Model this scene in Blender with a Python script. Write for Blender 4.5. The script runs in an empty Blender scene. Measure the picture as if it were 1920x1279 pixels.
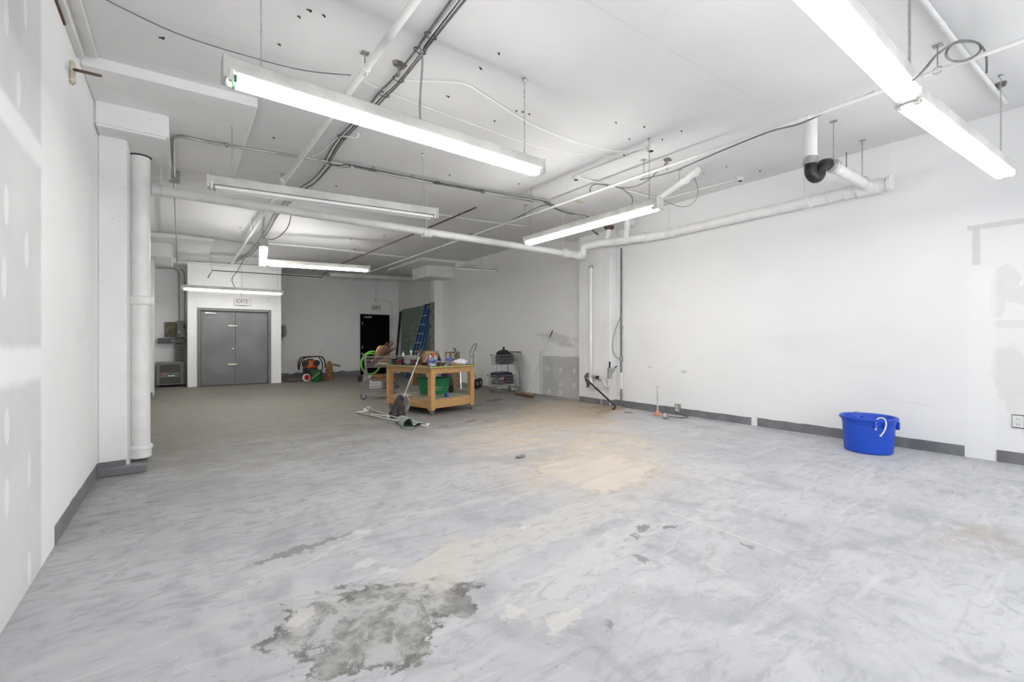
import bpy, bmesh, math, random
from mathutils import Vector, Matrix
random.seed(7)
C = bpy.context.scene.collection
PI = math.pi

# ------------------------------------------------------------------ camera, world, lights
cam_d = bpy.data.cameras.new('camera'); cam_d.lens = 16; cam_d.sensor_width = 36; cam_d.sensor_fit = 'HORIZONTAL'
cam_d.clip_start = 0.05
cam = bpy.data.objects.new('camera', cam_d); C.objects.link(cam)
cam.location = (0, 0, 1.28); cam.rotation_euler = (PI/2, 0, -math.radians(36.0886))
sc = bpy.context.scene; sc.camera = cam
sc.view_settings.view_transform = 'Standard'; sc.view_settings.look = 'None'
sc.view_settings.gamma = 1; sc.view_settings.use_curve_mapping = False
sc.view_settings.exposure = 1.37
sc.cycles.max_bounces = 8; sc.cycles.diffuse_bounces = 6; sc.cycles.adaptive_threshold = .02
TUBE = 11.5           # radiance of a lit fluorescent tube
W = bpy.data.worlds.new('overcast'); sc.world = W; W.use_nodes = True
bg = W.node_tree.nodes['Background']; bg.inputs[0].default_value = (0.92, 0.95, 1.0, 1); bg.inputs[1].default_value = 1.2
# daylight entering through the shop-front glazing behind the camera
ld = bpy.data.lights.new('storefront_daylight', 'AREA'); ld.shape = 'RECTANGLE'; ld.size = 6.6; ld.size_y = 2.7
ld.energy = 520; ld.color = (0.965, 0.98, 1.0)
lo = bpy.data.objects.new('storefront_daylight', ld); C.objects.link(lo)
lo.location = (3.2, -2.62, 1.85); lo.rotation_euler = (PI/2, 0, PI)

# ------------------------------------------------------------------ mesh helpers
def V(*a): return Vector(a if len(a) == 3 else a[0])
class MB:
    def __init__(s): s.v = []; s.f = []; s.m = None
    def add(s, vs, fs):
        b = len(s.v); s.v += [tuple(x) for x in vs]; s.f += [tuple(b+i for i in q) for q in fs]; return s
    def box(s, x0, x1, y0, y1, z0, z1):
        vs = [(x, y, z) for z in (z0, z1) for y in (y0, y1) for x in (x0, x1)]
        return s.add(vs, [(0,2,3,1),(4,5,7,6),(0,1,5,4),(2,6,7,3),(0,4,6,2),(1,3,7,5)])
    def obox(s, c, size, rot=None):
        hx, hy, hz = size[0]/2, size[1]/2, size[2]/2
        R = rot if rot is not None else Matrix.Identity(3)
        vs = [V(c) + R @ V(x, y, z) for z in (-hz, hz) for y in (-hy, hy) for x in (-hx, hx)]
        return s.add(vs, [(0,2,3,1),(4,5,7,6),(0,1,5,4),(2,6,7,3),(0,4,6,2),(1,3,7,5)])
    def bar(s, a, b, w, h, up=(0,0,1)):            # box beam from a to b
        a, b = V(a), V(b); d = b-a; L = d.length; d.normalize(); u = V(up)
        if abs(d.dot(u)) > .98: u = V(0, 1, 0)
        x = d.cross(u).normalized(); z = x.cross(d)
        R = Matrix((x, d, z)).transposed()
        return s.obox((a+b)/2, (w, L, h), R)
    def tube(s, pts, r, n=8, closed=False, caps=True):
        P = [V(p) for p in pts]; N = len(P)
        rs = r if isinstance(r, (list, tuple)) else [r]*N
        T = []
        for i in range(N):
            if closed: t = P[(i+1) % N]-P[i-1]
            else: t = P[min(i+1, N-1)]-P[max(i-1, 0)]
            T.append(t.normalized() if t.length > 1e-9 else V(0, 0, 1))
        u = T[0].orthogonal().normalized(); rings = []
        for i in range(N):
            u = (u - T[i]*u.dot(T[i]))
            u = u.normalized() if u.length > 1e-6 else T[i].orthogonal().normalized()
            w = T[i].cross(u)
            rings.append([P[i] + (u*math.cos(2*PI*k/n) + w*math.sin(2*PI*k/n))*rs[i] for k in range(n)])
        b = len(s.v)
        for R in rings: s.v += [tuple(q) for q in R]
        M = N if closed else N-1
        for i in range(M):
            j = (i+1) % N
            for k in range(n):
                l = (k+1) % n
                s.f.append((b+i*n+k, b+i*n+l, b+j*n+l, b+j*n+k))
        if caps and not closed:
            s.f.append(tuple(b+k for k in reversed(range(n)))); s.f.append(tuple(b+(N-1)*n+k for k in range(n)))
        return s
    def lathe(s, prof, c, n=24, axis=(0,0,1), sx=1, sy=1, rot=0):   # prof: (radius, height)
        q = V(0, 0, 1).rotation_difference(V(axis).normalized()).to_matrix()
        b = len(s.v)
        for r, h in prof:
            for k in range(n):
                a = 2*PI*k/n
                x, y = r*math.cos(a)*sx, r*math.sin(a)*sy
                x, y = x*math.cos(rot)-y*math.sin(rot), x*math.sin(rot)+y*math.cos(rot)
                s.v.append(tuple(V(c) + q @ V(x, y, h)))
        for i in range(len(prof)-1):
            for k in range(n):
                l = (k+1) % n
                s.f.append((b+i*n+k, b+i*n+l, b+(i+1)*n+l, b+(i+1)*n+k))
        if prof[0][0] > 1e-5: s.f.append(tuple(b+k for k in reversed(range(n))))
        if prof[-1][0] > 1e-5: s.f.append(tuple(b+(len(prof)-1)*n+k for k in range(n)))
        return s
    def sphere(s, c, r, n=12, m=7, sc_=(1,1,1)):
        prof = [(max(1e-6, math.sin(PI*i/m))*r, -math.cos(PI*i/m)*r) for i in range(m+1)]
        b = len(s.v); s.lathe(prof, (0,0,0), n)
        for i in range(b, len(s.v)):
            x, y, z = s.v[i]; s.v[i] = (c[0]+x*sc_[0], c[1]+y*sc_[1], c[2]+z*sc_[2])
        return s
    def prism(s, poly, h, M):                       # poly in local xy, extruded along local z by h
        n = len(poly); b = len(s.v)
        for z in (0, h):
            for x, y in poly: s.v.append(tuple(M @ V(x, y, z)))
        s.f.append(tuple(b+k for k in reversed(range(n)))); s.f.append(tuple(b+n+k for k in range(n)))
        for k in range(n):
            l = (k+1) % n; s.f.append((b+k, b+l, b+n+l, b+n+k))
        return s
    def grid(s, fn, nu, nv):
        b = len(s.v)
        for i in range(nu+1):
            for j in range(nv+1): s.v.append(tuple(fn(i/nu, j/nv)))
        for i in range(nu):
            for j in range(nv):
                a = b+i*(nv+1)+j; s.f.append((a, a+nv+1, a+nv+2, a+1))
        return s
def root(o):
    while o.parent: o = o.parent
    return o
def build(name, mb, mat, parent=None, bevel=0, smooth=False, seg=1, solid=0, subsurf=0, local=False, world=False):
    me = bpy.data.meshes.new(name)
    if local: vs = mb.v; loc = Vector((0, 0, 0))
    elif world: vs = mb.v; loc = Vector((0, 0, 0))
    elif parent is not None:
        R = root(parent); loc = Vector(R.location); rz = R.rotation_euler[2]
        Mi = (Matrix.Translation(loc) @ Matrix.Rotation(rz, 4, 'Z')).inverted()
        vs = [tuple(Mi @ Vector(p)) for p in mb.v]
    else:
        xs, ys, zs = zip(*mb.v); loc = Vector(((min(xs)+max(xs))/2, (min(ys)+max(ys))/2, min(zs)))
        vs = [(p[0]-loc.x, p[1]-loc.y, p[2]-loc.z) for p in mb.v]
    me.from_pydata(vs, [], mb.f); me.validate()
    bm = bmesh.new(); bm.from_mesh(me)
    bmesh.ops.recalc_face_normals(bm, faces=bm.faces)
    if bevel:
        es = [e for e in bm.edges if len(e.link_faces) == 2 and e.calc_face_angle(0) > .5]
        bmesh.ops.bevel(bm, geom=es, offset=bevel, segments=seg, affect='EDGES', clamp_overlap=True)
    bm.to_mesh(me); bm.free()
    if smooth:
        me.shade_smooth(); me.set_sharp_from_angle(angle=math.radians(40))
    me.materials.append(mat)
    o = bpy.data.objects.new(name, me); C.objects.link(o)
    if parent is not None: o.parent = parent
    else: o.location = loc
    if solid:
        m = o.modifiers.new('solid', 'SOLIDIFY'); m.thickness = solid; m.offset = 0
    if subsurf:
        m = o.modifiers.new('sub', 'SUBSURF'); m.levels = m.render_levels = subsurf
    return o
def tag(o, label, cat, group=None):
    o['label'] = label; o['category'] = cat
    if group: o['group'] = group
    return o
def thing(name, label, cat, loc=(0,0,0), rz=0, group=None):
    o = bpy.data.objects.new(name, None); C.objects.link(o); o.empty_display_size = .1
    o.location = loc; o.rotation_euler = (0, 0, rz)
    return tag(o, label, cat, group)
def struct(name, mb, mat, parent=None, **k):
    o = build(name, mb, mat, parent, world=parent is None, **k)
    if parent is None: o['kind'] = 'structure'
    return o
def children(o): return [c for c in bpy.data.objects if c.parent == o]
def copy_tree(o, parent=None):
    c = o.copy(); C.objects.link(c)
    if parent: c.parent = parent
    for ch in children(o): copy_tree(ch, c)
    return c
def smooth_path(pts, k=6):                          # Catmull-Rom
    P = [V(p) for p in pts]; out = []
    for i in range(len(P)-1):
        a, b, c, d = P[max(i-1, 0)], P[i], P[i+1], P[min(i+2, len(P)-1)]
        for j in range(k):
            t = j/k
            out.append(.5*((2*b)+(c-a)*t+(2*a-5*b+4*c-d)*t*t+(3*b-a-3*c+d)*t**3))
    out.append(P[-1]); return out
def rotm(x=0, y=0, z=0):
    return Matrix.Rotation(z, 3, 'Z') @ Matrix.Rotation(y, 3, 'Y') @ Matrix.Rotation(x, 3, 'X')
def ceil_z(x): return 3.544 + .022*x

# ------------------------------------------------------------------ material helpers
class NT:
    def __init__(s, name):
        s.mat = bpy.data.materials.new(name); s.mat.use_nodes = True
        s.t = s.mat.node_tree; s.b = s.t.nodes['Principled BSDF']
        s.co = s.t.nodes.new('ShaderNodeTexCoord').outputs['Object']
    def L(s, o, i): s.t.links.new(o, i)
    def put(s, sock, v):
        if hasattr(v, 'links'): s.L(v, sock)
        elif isinstance(v, (tuple, list)) and sock.type == 'RGBA': sock.default_value = (*v[:3], 1)
        else: sock.default_value = v
    def math(s, op, a, b=0, clamp=False):
        n = s.t.nodes.new('ShaderNodeMath'); n.operation = op; n.use_clamp = clamp
        s.put(n.inputs[0], a); s.put(n.inputs[1], b); return n.outputs[0]
    def noise(s, scale, detail=4, rough=.55, stretch=None, rot=0, dist=0, off=(0,0,0), colour=False):
        n = s.t.nodes.new('ShaderNodeTexNoise'); n.inputs['Scale'].default_value = scale
        n.inputs['Detail'].default_value = detail; n.inputs['Roughness'].default_value = rough; n.inputs['Distortion'].default_value = dist
        m = s.t.nodes.new('ShaderNodeMapping'); s.L(s.co, m.inputs[0])
        m.inputs['Location'].default_value = off; m.inputs['Rotation'].default_value = (0, 0, rot)
        if stretch: m.inputs['Scale'].default_value = stretch
        s.L(m.outputs[0], n.inputs['Vector']); return n.outputs['Color' if colour else 'Fac']
    def ramp(s, f, a, b):                            # smooth 0..1 between a and b
        n = s.t.nodes.new('ShaderNodeMapRange'); n.interpolation_type = 'SMOOTHSTEP'
        s.put(n.inputs['Value'], f); n.inputs['From Min'].default_value = a; n.inputs['From Max'].default_value = b
        return n.outputs[0]
    def mix(s, f, a, b):
        n = s.t.nodes.new('ShaderNodeMix'); n.data_type = 'RGBA'
        s.put(n.inputs[0], f); s.put(n.inputs[6], a); s.put(n.inputs[7], b); return n.outputs[2]
    def xyz(s):
        n = s.t.nodes.new('ShaderNodeSeparateXYZ'); s.L(s.co, n.inputs[0]); return n.outputs
    def sep(s, c):
        n = s.t.nodes.new('ShaderNodeSeparateColor'); s.L(c, n.inputs[0]); return n.outputs
    def rect(s, u, v, cu, cv, hu, hv, rot=0, wob=None, amp=.05, soft=.02):   # soft rectangle in a plane
        du, dv = s.math('SUBTRACT', u, cu), s.math('SUBTRACT', v, cv)
        if rot:
            c_, s_ = math.cos(rot), math.sin(rot)
            ru = s.math('ADD', s.math('MULTIPLY', du, c_), s.math('MULTIPLY', dv, s_))
            rv = s.math('SUBTRACT', s.math('MULTIPLY', dv, c_), s.math('MULTIPLY', du, s_))
            du, dv = ru, rv
        a = s.math('SUBTRACT', s.math('ABSOLUTE', du), hu); b = s.math('SUBTRACT', s.math('ABSOLUTE', dv), hv)
        m = s.math('MAXIMUM', a, b)
        if wob is not None: m = s.math('ADD', m, s.math('MULTIPLY', s.math('SUBTRACT', wob, .5), amp*2))
        return s.ramp(m, soft, -soft)
    def ell(s, u, v, cu, cv, ru, rv, rot=0, wob=None, amp=.6, soft=.12):
        du, dv = s.math('SUBTRACT', u, cu), s.math('SUBTRACT', v, cv)
        c_, s_ = math.cos(rot), math.sin(rot)
        a = s.math('ADD', s.math('MULTIPLY', du, c_/ru), s.math('MULTIPLY', dv, s_/ru))
        b = s.math('SUBTRACT', s.math('MULTIPLY', dv, c_/rv), s.math('MULTIPLY', du, s_/rv))
        m = s.math('SQRT', s.math('ADD', s.math('MULTIPLY', a, a), s.math('MULTIPLY', b, b)))
        if wob is not None: m = s.math('ADD', m, s.math('MULTIPLY', s.math('SUBTRACT', wob, .5), amp*2))
        return s.ramp(m, 1+soft, 1-soft)
    def bump(s, h, strength=.2, dist=.01):
        n = s.t.nodes.new('ShaderNodeBump'); n.inputs['Strength'].default_value = strength; n.inputs['Distance'].default_value = dist
        s.put(n.inputs['Height'], h); s.L(n.outputs[0], s.b.inputs['Normal'])
    def fin(s, col, rough=.6, metal=0):
        s.put(s.b.inputs['Base Color'], col); s.put(s.b.inputs['Roughness'], rough); s.put(s.b.inputs['Metallic'], metal); return s.mat
def plain(name, col, rough=.5, metal=0, var=.12, scale=6, bump=0):
    t = NT(name); f = t.noise(scale, 4)
    lo_ = tuple(c*(1-var) for c in col); hi_ = tuple(min(1, c*(1+var)) for c in col)
    c = t.mix(t.ramp(f, .35, .65), lo_, hi_)
    if bump: t.bump(t.noise(scale*8, 3), bump, .004)
    return t.fin(c, rough, metal)

# ------------------------------------------------------------------ materials of the setting
def mat_floor():
    t = NT('worn_painted_concrete'); x, y, z = t.xyz()
    big = t.noise(.55, 3, .6); mid = t.noise(2.2, 4, .62, stretch=(1, .55, 1), rot=.5, dist=1.2); fine = t.noise(14, 4, .7)
    fine2 = t.noise(6.5, 5, .68, stretch=(.7, 1.4, 1), rot=-.6, dist=1.5)
    sw1 = t.noise(2.2, 5, .66, stretch=(.45, 2.2, 1), rot=-.6, dist=1.6); sw2 = t.noise(2.0, 5, .68, stretch=(.5, 2.0, 1), rot=.7, dist=2.0)
    scr = t.noise(5.0, 3, .6, stretch=(.10, 6, 1), rot=-.35, dist=.35)
    wob = t.noise(6, 4, .7); wob2 = t.noise(1.6, 3, .6)
    def warp(s1, a1, s2, a2, o):
        c1, c2 = t.sep(t.noise(s1, 3, .6, off=(o, 0, 0), colour=True)), t.sep(t.noise(s2, 5, .75, off=(o, 3, 0), colour=True))
        return tuple(t.math('ADD', q, t.math('ADD', t.math('MULTIPLY', t.math('SUBTRACT', c1[k], .5), a1), t.math('MULTIPLY', t.math('SUBTRACT', c2[k], .5), a2))) for k, q in ((0, x), (1, y)))
    A = warp(2.2, .9, 9, .45, 11); B = warp(1.1, 1.6, 5, .8, 23); D = warp(5, .22, 18, .16, 31)
    def mul(a_, b_): return t.math('MULTIPLY', a_, b_)
    col = t.mix(t.ramp(big, .32, .66), (.415, .42, .442), (.50, .504, .523))
    col = t.mix(mul(t.ramp(mid, .46, .70), .55), col, (.30, .303, .318))
    col = t.mix(mul(t.ramp(fine2, .48, .66), .5), col, (.285, .287, .30))
    col = t.mix(mul(t.ramp(sw1, .50, .72), .55), col, (.58, .578, .58))
    col = t.mix(mul(t.ramp(sw2, .54, .74), .45), col, (.33, .332, .348))
    col = t.mix(mul(mul(t.ramp(scr, .58, .72), t.ramp(wob2, .42, .6)), .4), col, (.60, .60, .60))
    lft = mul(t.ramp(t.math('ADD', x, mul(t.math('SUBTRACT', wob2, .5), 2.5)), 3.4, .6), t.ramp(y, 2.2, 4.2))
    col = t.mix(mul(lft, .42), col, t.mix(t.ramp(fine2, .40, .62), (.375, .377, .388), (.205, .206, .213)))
    # rear half: the paint is worn through to drab concrete; the dimmer rear light is painted into its tone
    rear = t.ramp(t.math('ADD', t.math('ADD', y, mul(x, -.22)), mul(t.math('SUBTRACT', wob2, .5), 4)), 3.2, 7.6)
    drab = t.mix(t.ramp(mid, .35, .65), (.138, .122, .092), (.182, .163, .127))
    drab = t.mix(mul(t.ramp(fine2, .45, .66), .6), drab, (.105, .095, .078))
    drab = t.mix(mul(t.ramp(sw1, .52, .72), .4), drab, (.25, .237, .21))
    col = t.mix(mul(rear, .86), col, drab)
    # tan worn area running out from the right-hand pier
    tan = t.mix(t.ramp(wob, .35, .7), (.50, .41, .325), (.58, .51, .44))
    m = t.ell(B[0], B[1], 4.1, 4.6, 1.2, 2.0, -.6, None, 0, .45)
    col = t.mix(mul(mul(m, t.ramp(sw2, .70, .42)), .95), col, tan)
    m = t.ell(B[0], B[1], 5.9, 6.2, 1.7, .9, .5, None, 0, .5)
    col = t.mix(mul(m, .7), col, t.mix(t.ramp(wob, .3, .7), (.40, .315, .22), (.48, .40, .31)))
    m = t.ell(A[0], A[1], 3.30, 3.15, .62, .52, .3, None, 0, .10)
    ring = mul(t.ell(A[0], A[1], 3.30, 3.15, .655, .555, .3, None, 0, .05), t.math('SUBTRACT', 1, m))
    col = t.mix(mul(m, .6), col, t.mix(t.ramp(sw2, .42, .62), (.645, .575, .505), (.56, .475, .395)))
    col = t.mix(mul(mul(ring, t.ramp(wob2, .44, .56)), .75), col, (.36, .27, .18))
    m = t.ell(B[0], B[1], 6.3, 5.85, .8, .25, .5, None, 0, .6); col = t.mix(mul(m, .7), col, (.29, .185, .095))
    # dark patch of bare aggregate in the foreground
    m = t.ell(A[0], A[1], .78, 2.06, .43, .33, .12, None, 0, .05)
    inner = t.mix(t.ramp(fine, .36, .64), (.175, .17, .162), (.335, .33, .315))
    inner = t.mix(t.ramp(t.noise(4, 5, .7, dist=1.5, off=(3, 1, 0)), .46, .60), inner, (.43, .428, .425))
    inner = t.mix(mul(t.ramp(mid, .54, .64), .8), inner, (.19, .18, .172))
    col = t.mix(mul(m, .92), col, inner)
    core = t.ell(A[0], A[1], .76, 2.04, .35, .26, .12, None, 0, .08)
    rim = mul(mul(m, t.math('SUBTRACT', 1, core)), t.ramp(wob, .47, .56))
    col = t.mix(mul(rim, .85), col, (.125, .12, .11))
    # paler skim-coat strips, trowelled square
    for cu, cv, hu, hv, r, c_, k in ((1.95, 2.36, .92, .20, .09, (.55, .53, .495), .62), (1.98, 1.87, .74, .13, .22, (.56, .555, .54), .5),
                                     (1.25, 2.35, .35, .17, .55, (.56, .51, .455), .4), (2.55, 1.72, .9, .012, .3, (.58, .58, .57), .5), (3.3, 1.9, 1.3, .10, .5, (.55, .55, .55), .3), (2.1, .95, .9, .05, .9, (.56, .56, .56), .35)):
        m = t.rect(D[0], D[1], cu, cv, hu, hv, r, None, 0, .018)
        col = t.mix(mul(mul(m, t.ramp(fine2, .70, .42)), k), col, c_)
    # rust-brown scuffs, oil spots
    m = t.ell(B[0], B[1], 4.15, .52, .42, .10, -.2, None, 0, .6); col = t.mix(mul(m, .5), col, (.33, .275, .24))
    for cu, cv, ru, rv, r, c_ in ((5.45, 8.15, .30, .12, .3, (.06, .055, .05)), (3.75, 6.27, .18, .05, .5, (.10, .085, .07)), (2.55, 1.98, .08, .035, .3, (.17, .165, .16)),
                                  (2.73, 1.90, .055, .03, 0, (.15, .145, .14)), (2.42, 1.93, .035, .022, 1, (.2, .195, .19)), (2.20, 1.72, .035, .03, .4, (.22, .215, .21)),
                                  (2.87, 1.42, .06, .02, 1.2, (.22, .215, .21)), (1.56, 1.42, .025, .018, .6, (.18, .175, .17)), (.62, 3.02, .28, .04, .2, (.2, .19, .19))):
        m = t.ell(D[0], D[1], cu, cv, ru, rv, r, None, 0, .15); col = t.mix(mul(m, .8), col, c_)
    for cu, cv, ru, rv in ((1.9, 1.2, .45, .16), (.15, 3.4, .5, .2), (3.4, 1.1, .7, .12), (.3, 4.6, .6, .3), (2.6, 4.2, .8, .35)):
        m = t.ell(B[0], B[1], cu, cv, ru, rv, -.5, None, 0, .6); col = t.mix(mul(m, .45), col, (.29, .293, .31))
    for cu, cv, r_ in ((.98, 3.06, .05), (.86, 2.62, .05), (.93, 2.48, .03), (.45, 2.28, .06), (1.9, 2.5, .03), (1.25, 1.75, .05), (1.42, 1.55, .07)):
        m = t.ell(D[0], D[1], cu, cv, r_*1.4, r_*.8, .3, None, 0, .2); col = t.mix(mul(m, .6), col, (.64, .61, .57))
    # yellowed tape line, cracks
    m = t.rect(x, y, 2.955, 1.66, .008, .41, -.02, wob, .004, .004); col = t.mix(mul(m, .65), col, (.63, .61, .50))
    m = t.rect(D[0], D[1], .86, 2.95, .75, .012, .35, None, 0, .02); col = t.mix(mul(m, .5), col, (.60, .59, .575))
    sn = t.noise(33, 2, .55); spk = t.ramp(sn, .70, .76); col = t.mix(mul(spk, .5), col, (.64, .63, .62))
    spk = t.ramp(sn, .30, .24); col = t.mix(mul(spk, .6), col, (.17, .165, .165))
    return t.fin(col, t.math('ADD', .50, mul(mid, .25)))
def mat_wall(name, side):
    t = NT(name); x, y, z = t.xyz()
    big = t.noise(.8, 4, .6); fine = t.noise(9, 5, .65); wob = t.noise(5, 6, .7); wob2 = t.noise(2, 5, .6)
    col = t.mix(t.ramp(big, .3, .7), (.82, .82, .82), (.855, .855, .855))
    smear = t.noise(1.5, 5, .6, stretch=(1, 1, .35) if side == 'n' else (1, .3, 1.2))
    col = t.mix(t.math('MULTIPLY', t.ramp(smear, .52, .78), .3), col, (.66, .66, .66))
    if side == 'right':
        col = t.mix(.3, col, (.66, .66, .66))
        gyp = (.70, .69, .67)
        rearw = t.ramp(y, 6.9, 7.0)
        col = t.mix(t.math('MULTIPLY', rearw, .18), col, t.mix(t.ramp(smear, .35, .7), (.54, .54, .52), (.68, .68, .66)))
        # bare taping strips around a closed-up opening
        for cu, cv, hu, hv in ((.84, 2.52, .26, .028), (1.03, 2.32, .032, .21)):
            col = t.mix(t.math('MULTIPLY', t.rect(y, z, cu, cv, hu, hv, 0, wob, .012, .006), .8), col, (.60, .60, .57))
        for cu, cv, ru, rv, k in ((.80, 1.93, .10, .16, .8), (.70, 1.75, .10, .10, .8), (.87, 1.70, .055, .17, .8), (.78, 1.46, .15, .045, .7), (.80, .95, .13, .30, .8), (.73, .62, .09, .12, .6), (.66, .35, .05, .08, .6)):
            col = t.mix(t.math('MULTIPLY', t.ell(y, z, cu, cv, ru, rv, 0, wob, .9, .08), k), col, gyp)
        col = t.mix(t.math('MULTIPLY', t.rect(y, z, .99, 1.0, .105, 1.05, 0, wob, .03, .03), .6), col, (.82, .82, .815))
        # unpainted board with filler spots beside the pier
        m = t.rect(y, z, 7.70, .40, .70, .53, 0, wob, .05, .01)
        col = t.mix(t.math('MULTIPLY', m, .85), col, t.mix(t.ramp(wob2, .4, .6), (.38, .38, .37), (.45, .45, .44)))
        col = t.mix(t.rect(y, z, 8.46, .45, .05, .60, 0, wob, .03, .01), col, (.60, .60, .59))
        for cu, cv in ((8.2, .62), (7.75, .62), (7.3, .62), (8.15, .1), (7.75, .1), (7.75, .28), (7.3, .3)):
            col = t.mix(t.ell(y, z, cu, cv, .055, .06, 0, wob, .5, .1), col, (.60, .60, .59))
        for cu, cv, ru, rv, k in ((7.9, 1.35, .55, .10, .5), (7.6, 1.2, .3, .05, .5), (2.0, .95, .4, .008, .1), (1.6, .55, .3, .010, .12), (4.6, .75, .06, .03, .5), (5.3, .8, .05, .02, .5)):
            col = t.mix(t.math('MULTIPLY', t.ell(y, z, cu, cv, ru, rv, .1, wob, 1.3, .4), k), col, (.42, .42, .42))
    if side == 'left':
        gyp = t.mix(t.ramp(wob2, .35, .65), (.60, .60, .60), (.66, .66, .66))
        for cv, hv in ((2.85, .46), (1.75, .50), (.52, .55)):
            m = t.rect(y, z, 2.4, cv, 1.24, hv, 0, wob, .03, .03); col = t.mix(t.math('MULTIPLY', m, .85), col, gyp)
        for p in ((-0.635,3.008,2.761), (-0.635,3.324,2.959), (-0.635,3.201,2.498), (-0.635,2.977,1.565), (-0.635,3.016,0.892), (-0.635,3.016,0.566), (-0.635,3.395,0.612), (-0.635,3.395,0.099), (-0.635,3.008,1.893), (-0.635,3.344,1.742)):
            col = t.mix(t.ell(y, z, p[1], p[2], .035, .09, 0, wob, .5, .12), col, (.78, .78, .78))
    t.bump(t.noise(9, 2, .6), .06, .008)
    return t.fin(col, .72)
def mat_ceiling():
    t = NT('painted_concrete_ceiling'); x, y, z = t.xyz()
    big = t.noise(.7, 5, .6); fine = t.noise(12, 6, .7)
    col = t.mix(t.ramp(big, .3, .7), (.66, .66, .66), (.71, .71, .71))
    spk = t.math('MULTIPLY', t.ramp(t.noise(30, 3, .6), .70, .76), t.ramp(t.noise(2.2, 3, .6, off=(4, 2, 0)), .52, .62))
    col = t.mix(t.math('MULTIPLY', spk, .7), col, (.22, .21, .20))
    for cy in (2.2, 4.05, 7.9, 9.6, 11.4, 13.2):      # faint formwork joints across the slab
        m = t.rect(x, y, 3.2, cy, 4.2, .006, 0, big, .02, .004); col = t.mix(t.math('MULTIPLY', m, .2), col, (.46, .46, .45))
    for cx in (2.75, 4.1):
        m = t.rect(x, y, cx, 6, .005, 9, 0, big, .02, .004); col = t.mix(t.math('MULTIPLY', m, .12), col, (.46, .46, .45))
    m = t.ell(x, y, 5.9, 5.0, .9, .5, .5, fine, .8, .4); col = t.mix(t.math('MULTIPLY', m, .25), col, (.48, .47, .45))
    m = t.rect(x, y, (5.506,5.618,3.665)[0], (5.506,5.618,3.665)[1], .13, .06, .2, fine, .03, .01); col = t.mix(t.math('MULTIPLY', m, .8), col, (.55, .50, .40))
    t.bump(t.noise(12, 2, .6), .08, .008)
    return t.fin(col, .8)
def mat_chipped(name, base=(.76, .76, .755)):        # painted concrete with flaked arrises
    t = NT(name); f = t.noise(7, 6, .7); g = t.noise(33, 4, .6)
    col = t.mix(t.ramp(t.noise(1.4, 4), .3, .7), tuple(c*.95 for c in base), tuple(c*1.04 for c in base))
    spk = t.math('MULTIPLY', t.ramp(g, .66, .72), t.ramp(f, .52, .6)); col = t.mix(t.math('MULTIPLY', spk, .8), col, (.25, .24, .22))
    t.bump(f, .1, .008); return t.fin(col, .75)
M = {}
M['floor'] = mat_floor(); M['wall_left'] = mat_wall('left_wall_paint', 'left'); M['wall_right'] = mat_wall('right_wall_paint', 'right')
M['wall'] = mat_wall('white_block_paint', 'n'); M['ceiling'] = mat_ceiling(); M['conc'] = mat_chipped('flaking_white_concrete')
M['base'] = plain('grey_base_paint', (.175, .175, .19), .6, 0, .15, 5, .1)
M['white'] = plain('white_pipe_paint', (.74, .74, .73), .45, 0, .05, 5)
M['white2'] = plain('off_white_enamel', (.66, .655, .63), .4, 0, .06, 4)
M['steel'] = plain('dull_steel', (.42, .42, .41), .38, .85, .15, 9)
M['emt'] = plain('grey_conduit', (.36, .36, .35), .45, .5, .15, 7)
M['cable'] = plain('grey_cable', (.15, .15, .147), .55, 0, .2, 9)
M['black'] = plain('black_plastic', (.012, .012, .013), .45, 0, .3, 8)
M['blackm'] = plain('black_iron', (.025, .023, .022), .38, .3, .4, 11)
M['rust'] = plain('rusted_iron', (.10, .055, .035), .7, .3, .4, 14)
M['gapdark'] = plain('dark_gap', (.03, .028, .026), .9)
M['grey_door'] = plain('grey_door_paint', (.165, .165, .17), .42, .1, .12, 1.6)
M['grey_box'] = plain('grey_enclosure', (.17, .17, .165), .5, .2, .12, 5)
M['olive'] = plain('weathered_plywood', (.17, .15, .11), .8, 0, .25, 8)
M['chrome'] = plain('polished_chrome', (.75, .75, .74), .2, 1, .05, 9)
M['brass'] = plain('pale_brass', (.80, .74, .58), .3, .6, .1, 9)
M['black_door'] = plain('black_door_paint', (.003, .003, .003), .85, 0, .3, 4)
M['black_door'].node_tree.nodes['Principled BSDF'].inputs['Specular IOR Level'].default_value = .12

# ------------------------------------------------------------------ the room
XL, XR, YF, YB = -.635, 7.02, -2.6, 17.3
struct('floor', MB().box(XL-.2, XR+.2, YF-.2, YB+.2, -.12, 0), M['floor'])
cm = MB(); a, b = XL-.2, XR+.2
cm.add([(x, y, ceil_z(x)+h) for h in (0, .2) for y in (YF-.2, YB+.2) for x in (a, b)], [(0,2,3,1),(4,5,7,6),(0,1,5,4),(2,6,7,3),(0,4,6,2),(1,3,7,5)])
ceiling = struct('ceiling', cm, M['ceiling'])
TOP = 3.72
struct('wall_left', MB().box(XL-.2, XL, YF, YB, 0, TOP), M['wall_left'])
struct('wall_right', MB().box(XR, XR+.2, YF, YB, 0, TOP), M['wall_right'])
fw = MB().box(XL, .0, YF-.2, YF, 0, TOP).box(6.5, XR, YF-.2, YF, 0, TOP).box(0, 6.5, YF-.2, YF, 0, .45).box(0, 6.5, YF-.2, YF, 3.25, TOP)
struct('wall_front', fw, M['wall'])
wf = MB()
for x in (0.0, 2.14, 4.30, 6.44): wf.box(x, x+.06, YF-.15, YF-.08, .45, 3.25)
wf.box(0, 6.5, YF-.15, YF-.08, .45, .51).box(0, 6.5, YF-.15, YF-.08, 3.19, 3.25)
win = struct('window_1', wf, M['emt'])
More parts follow.
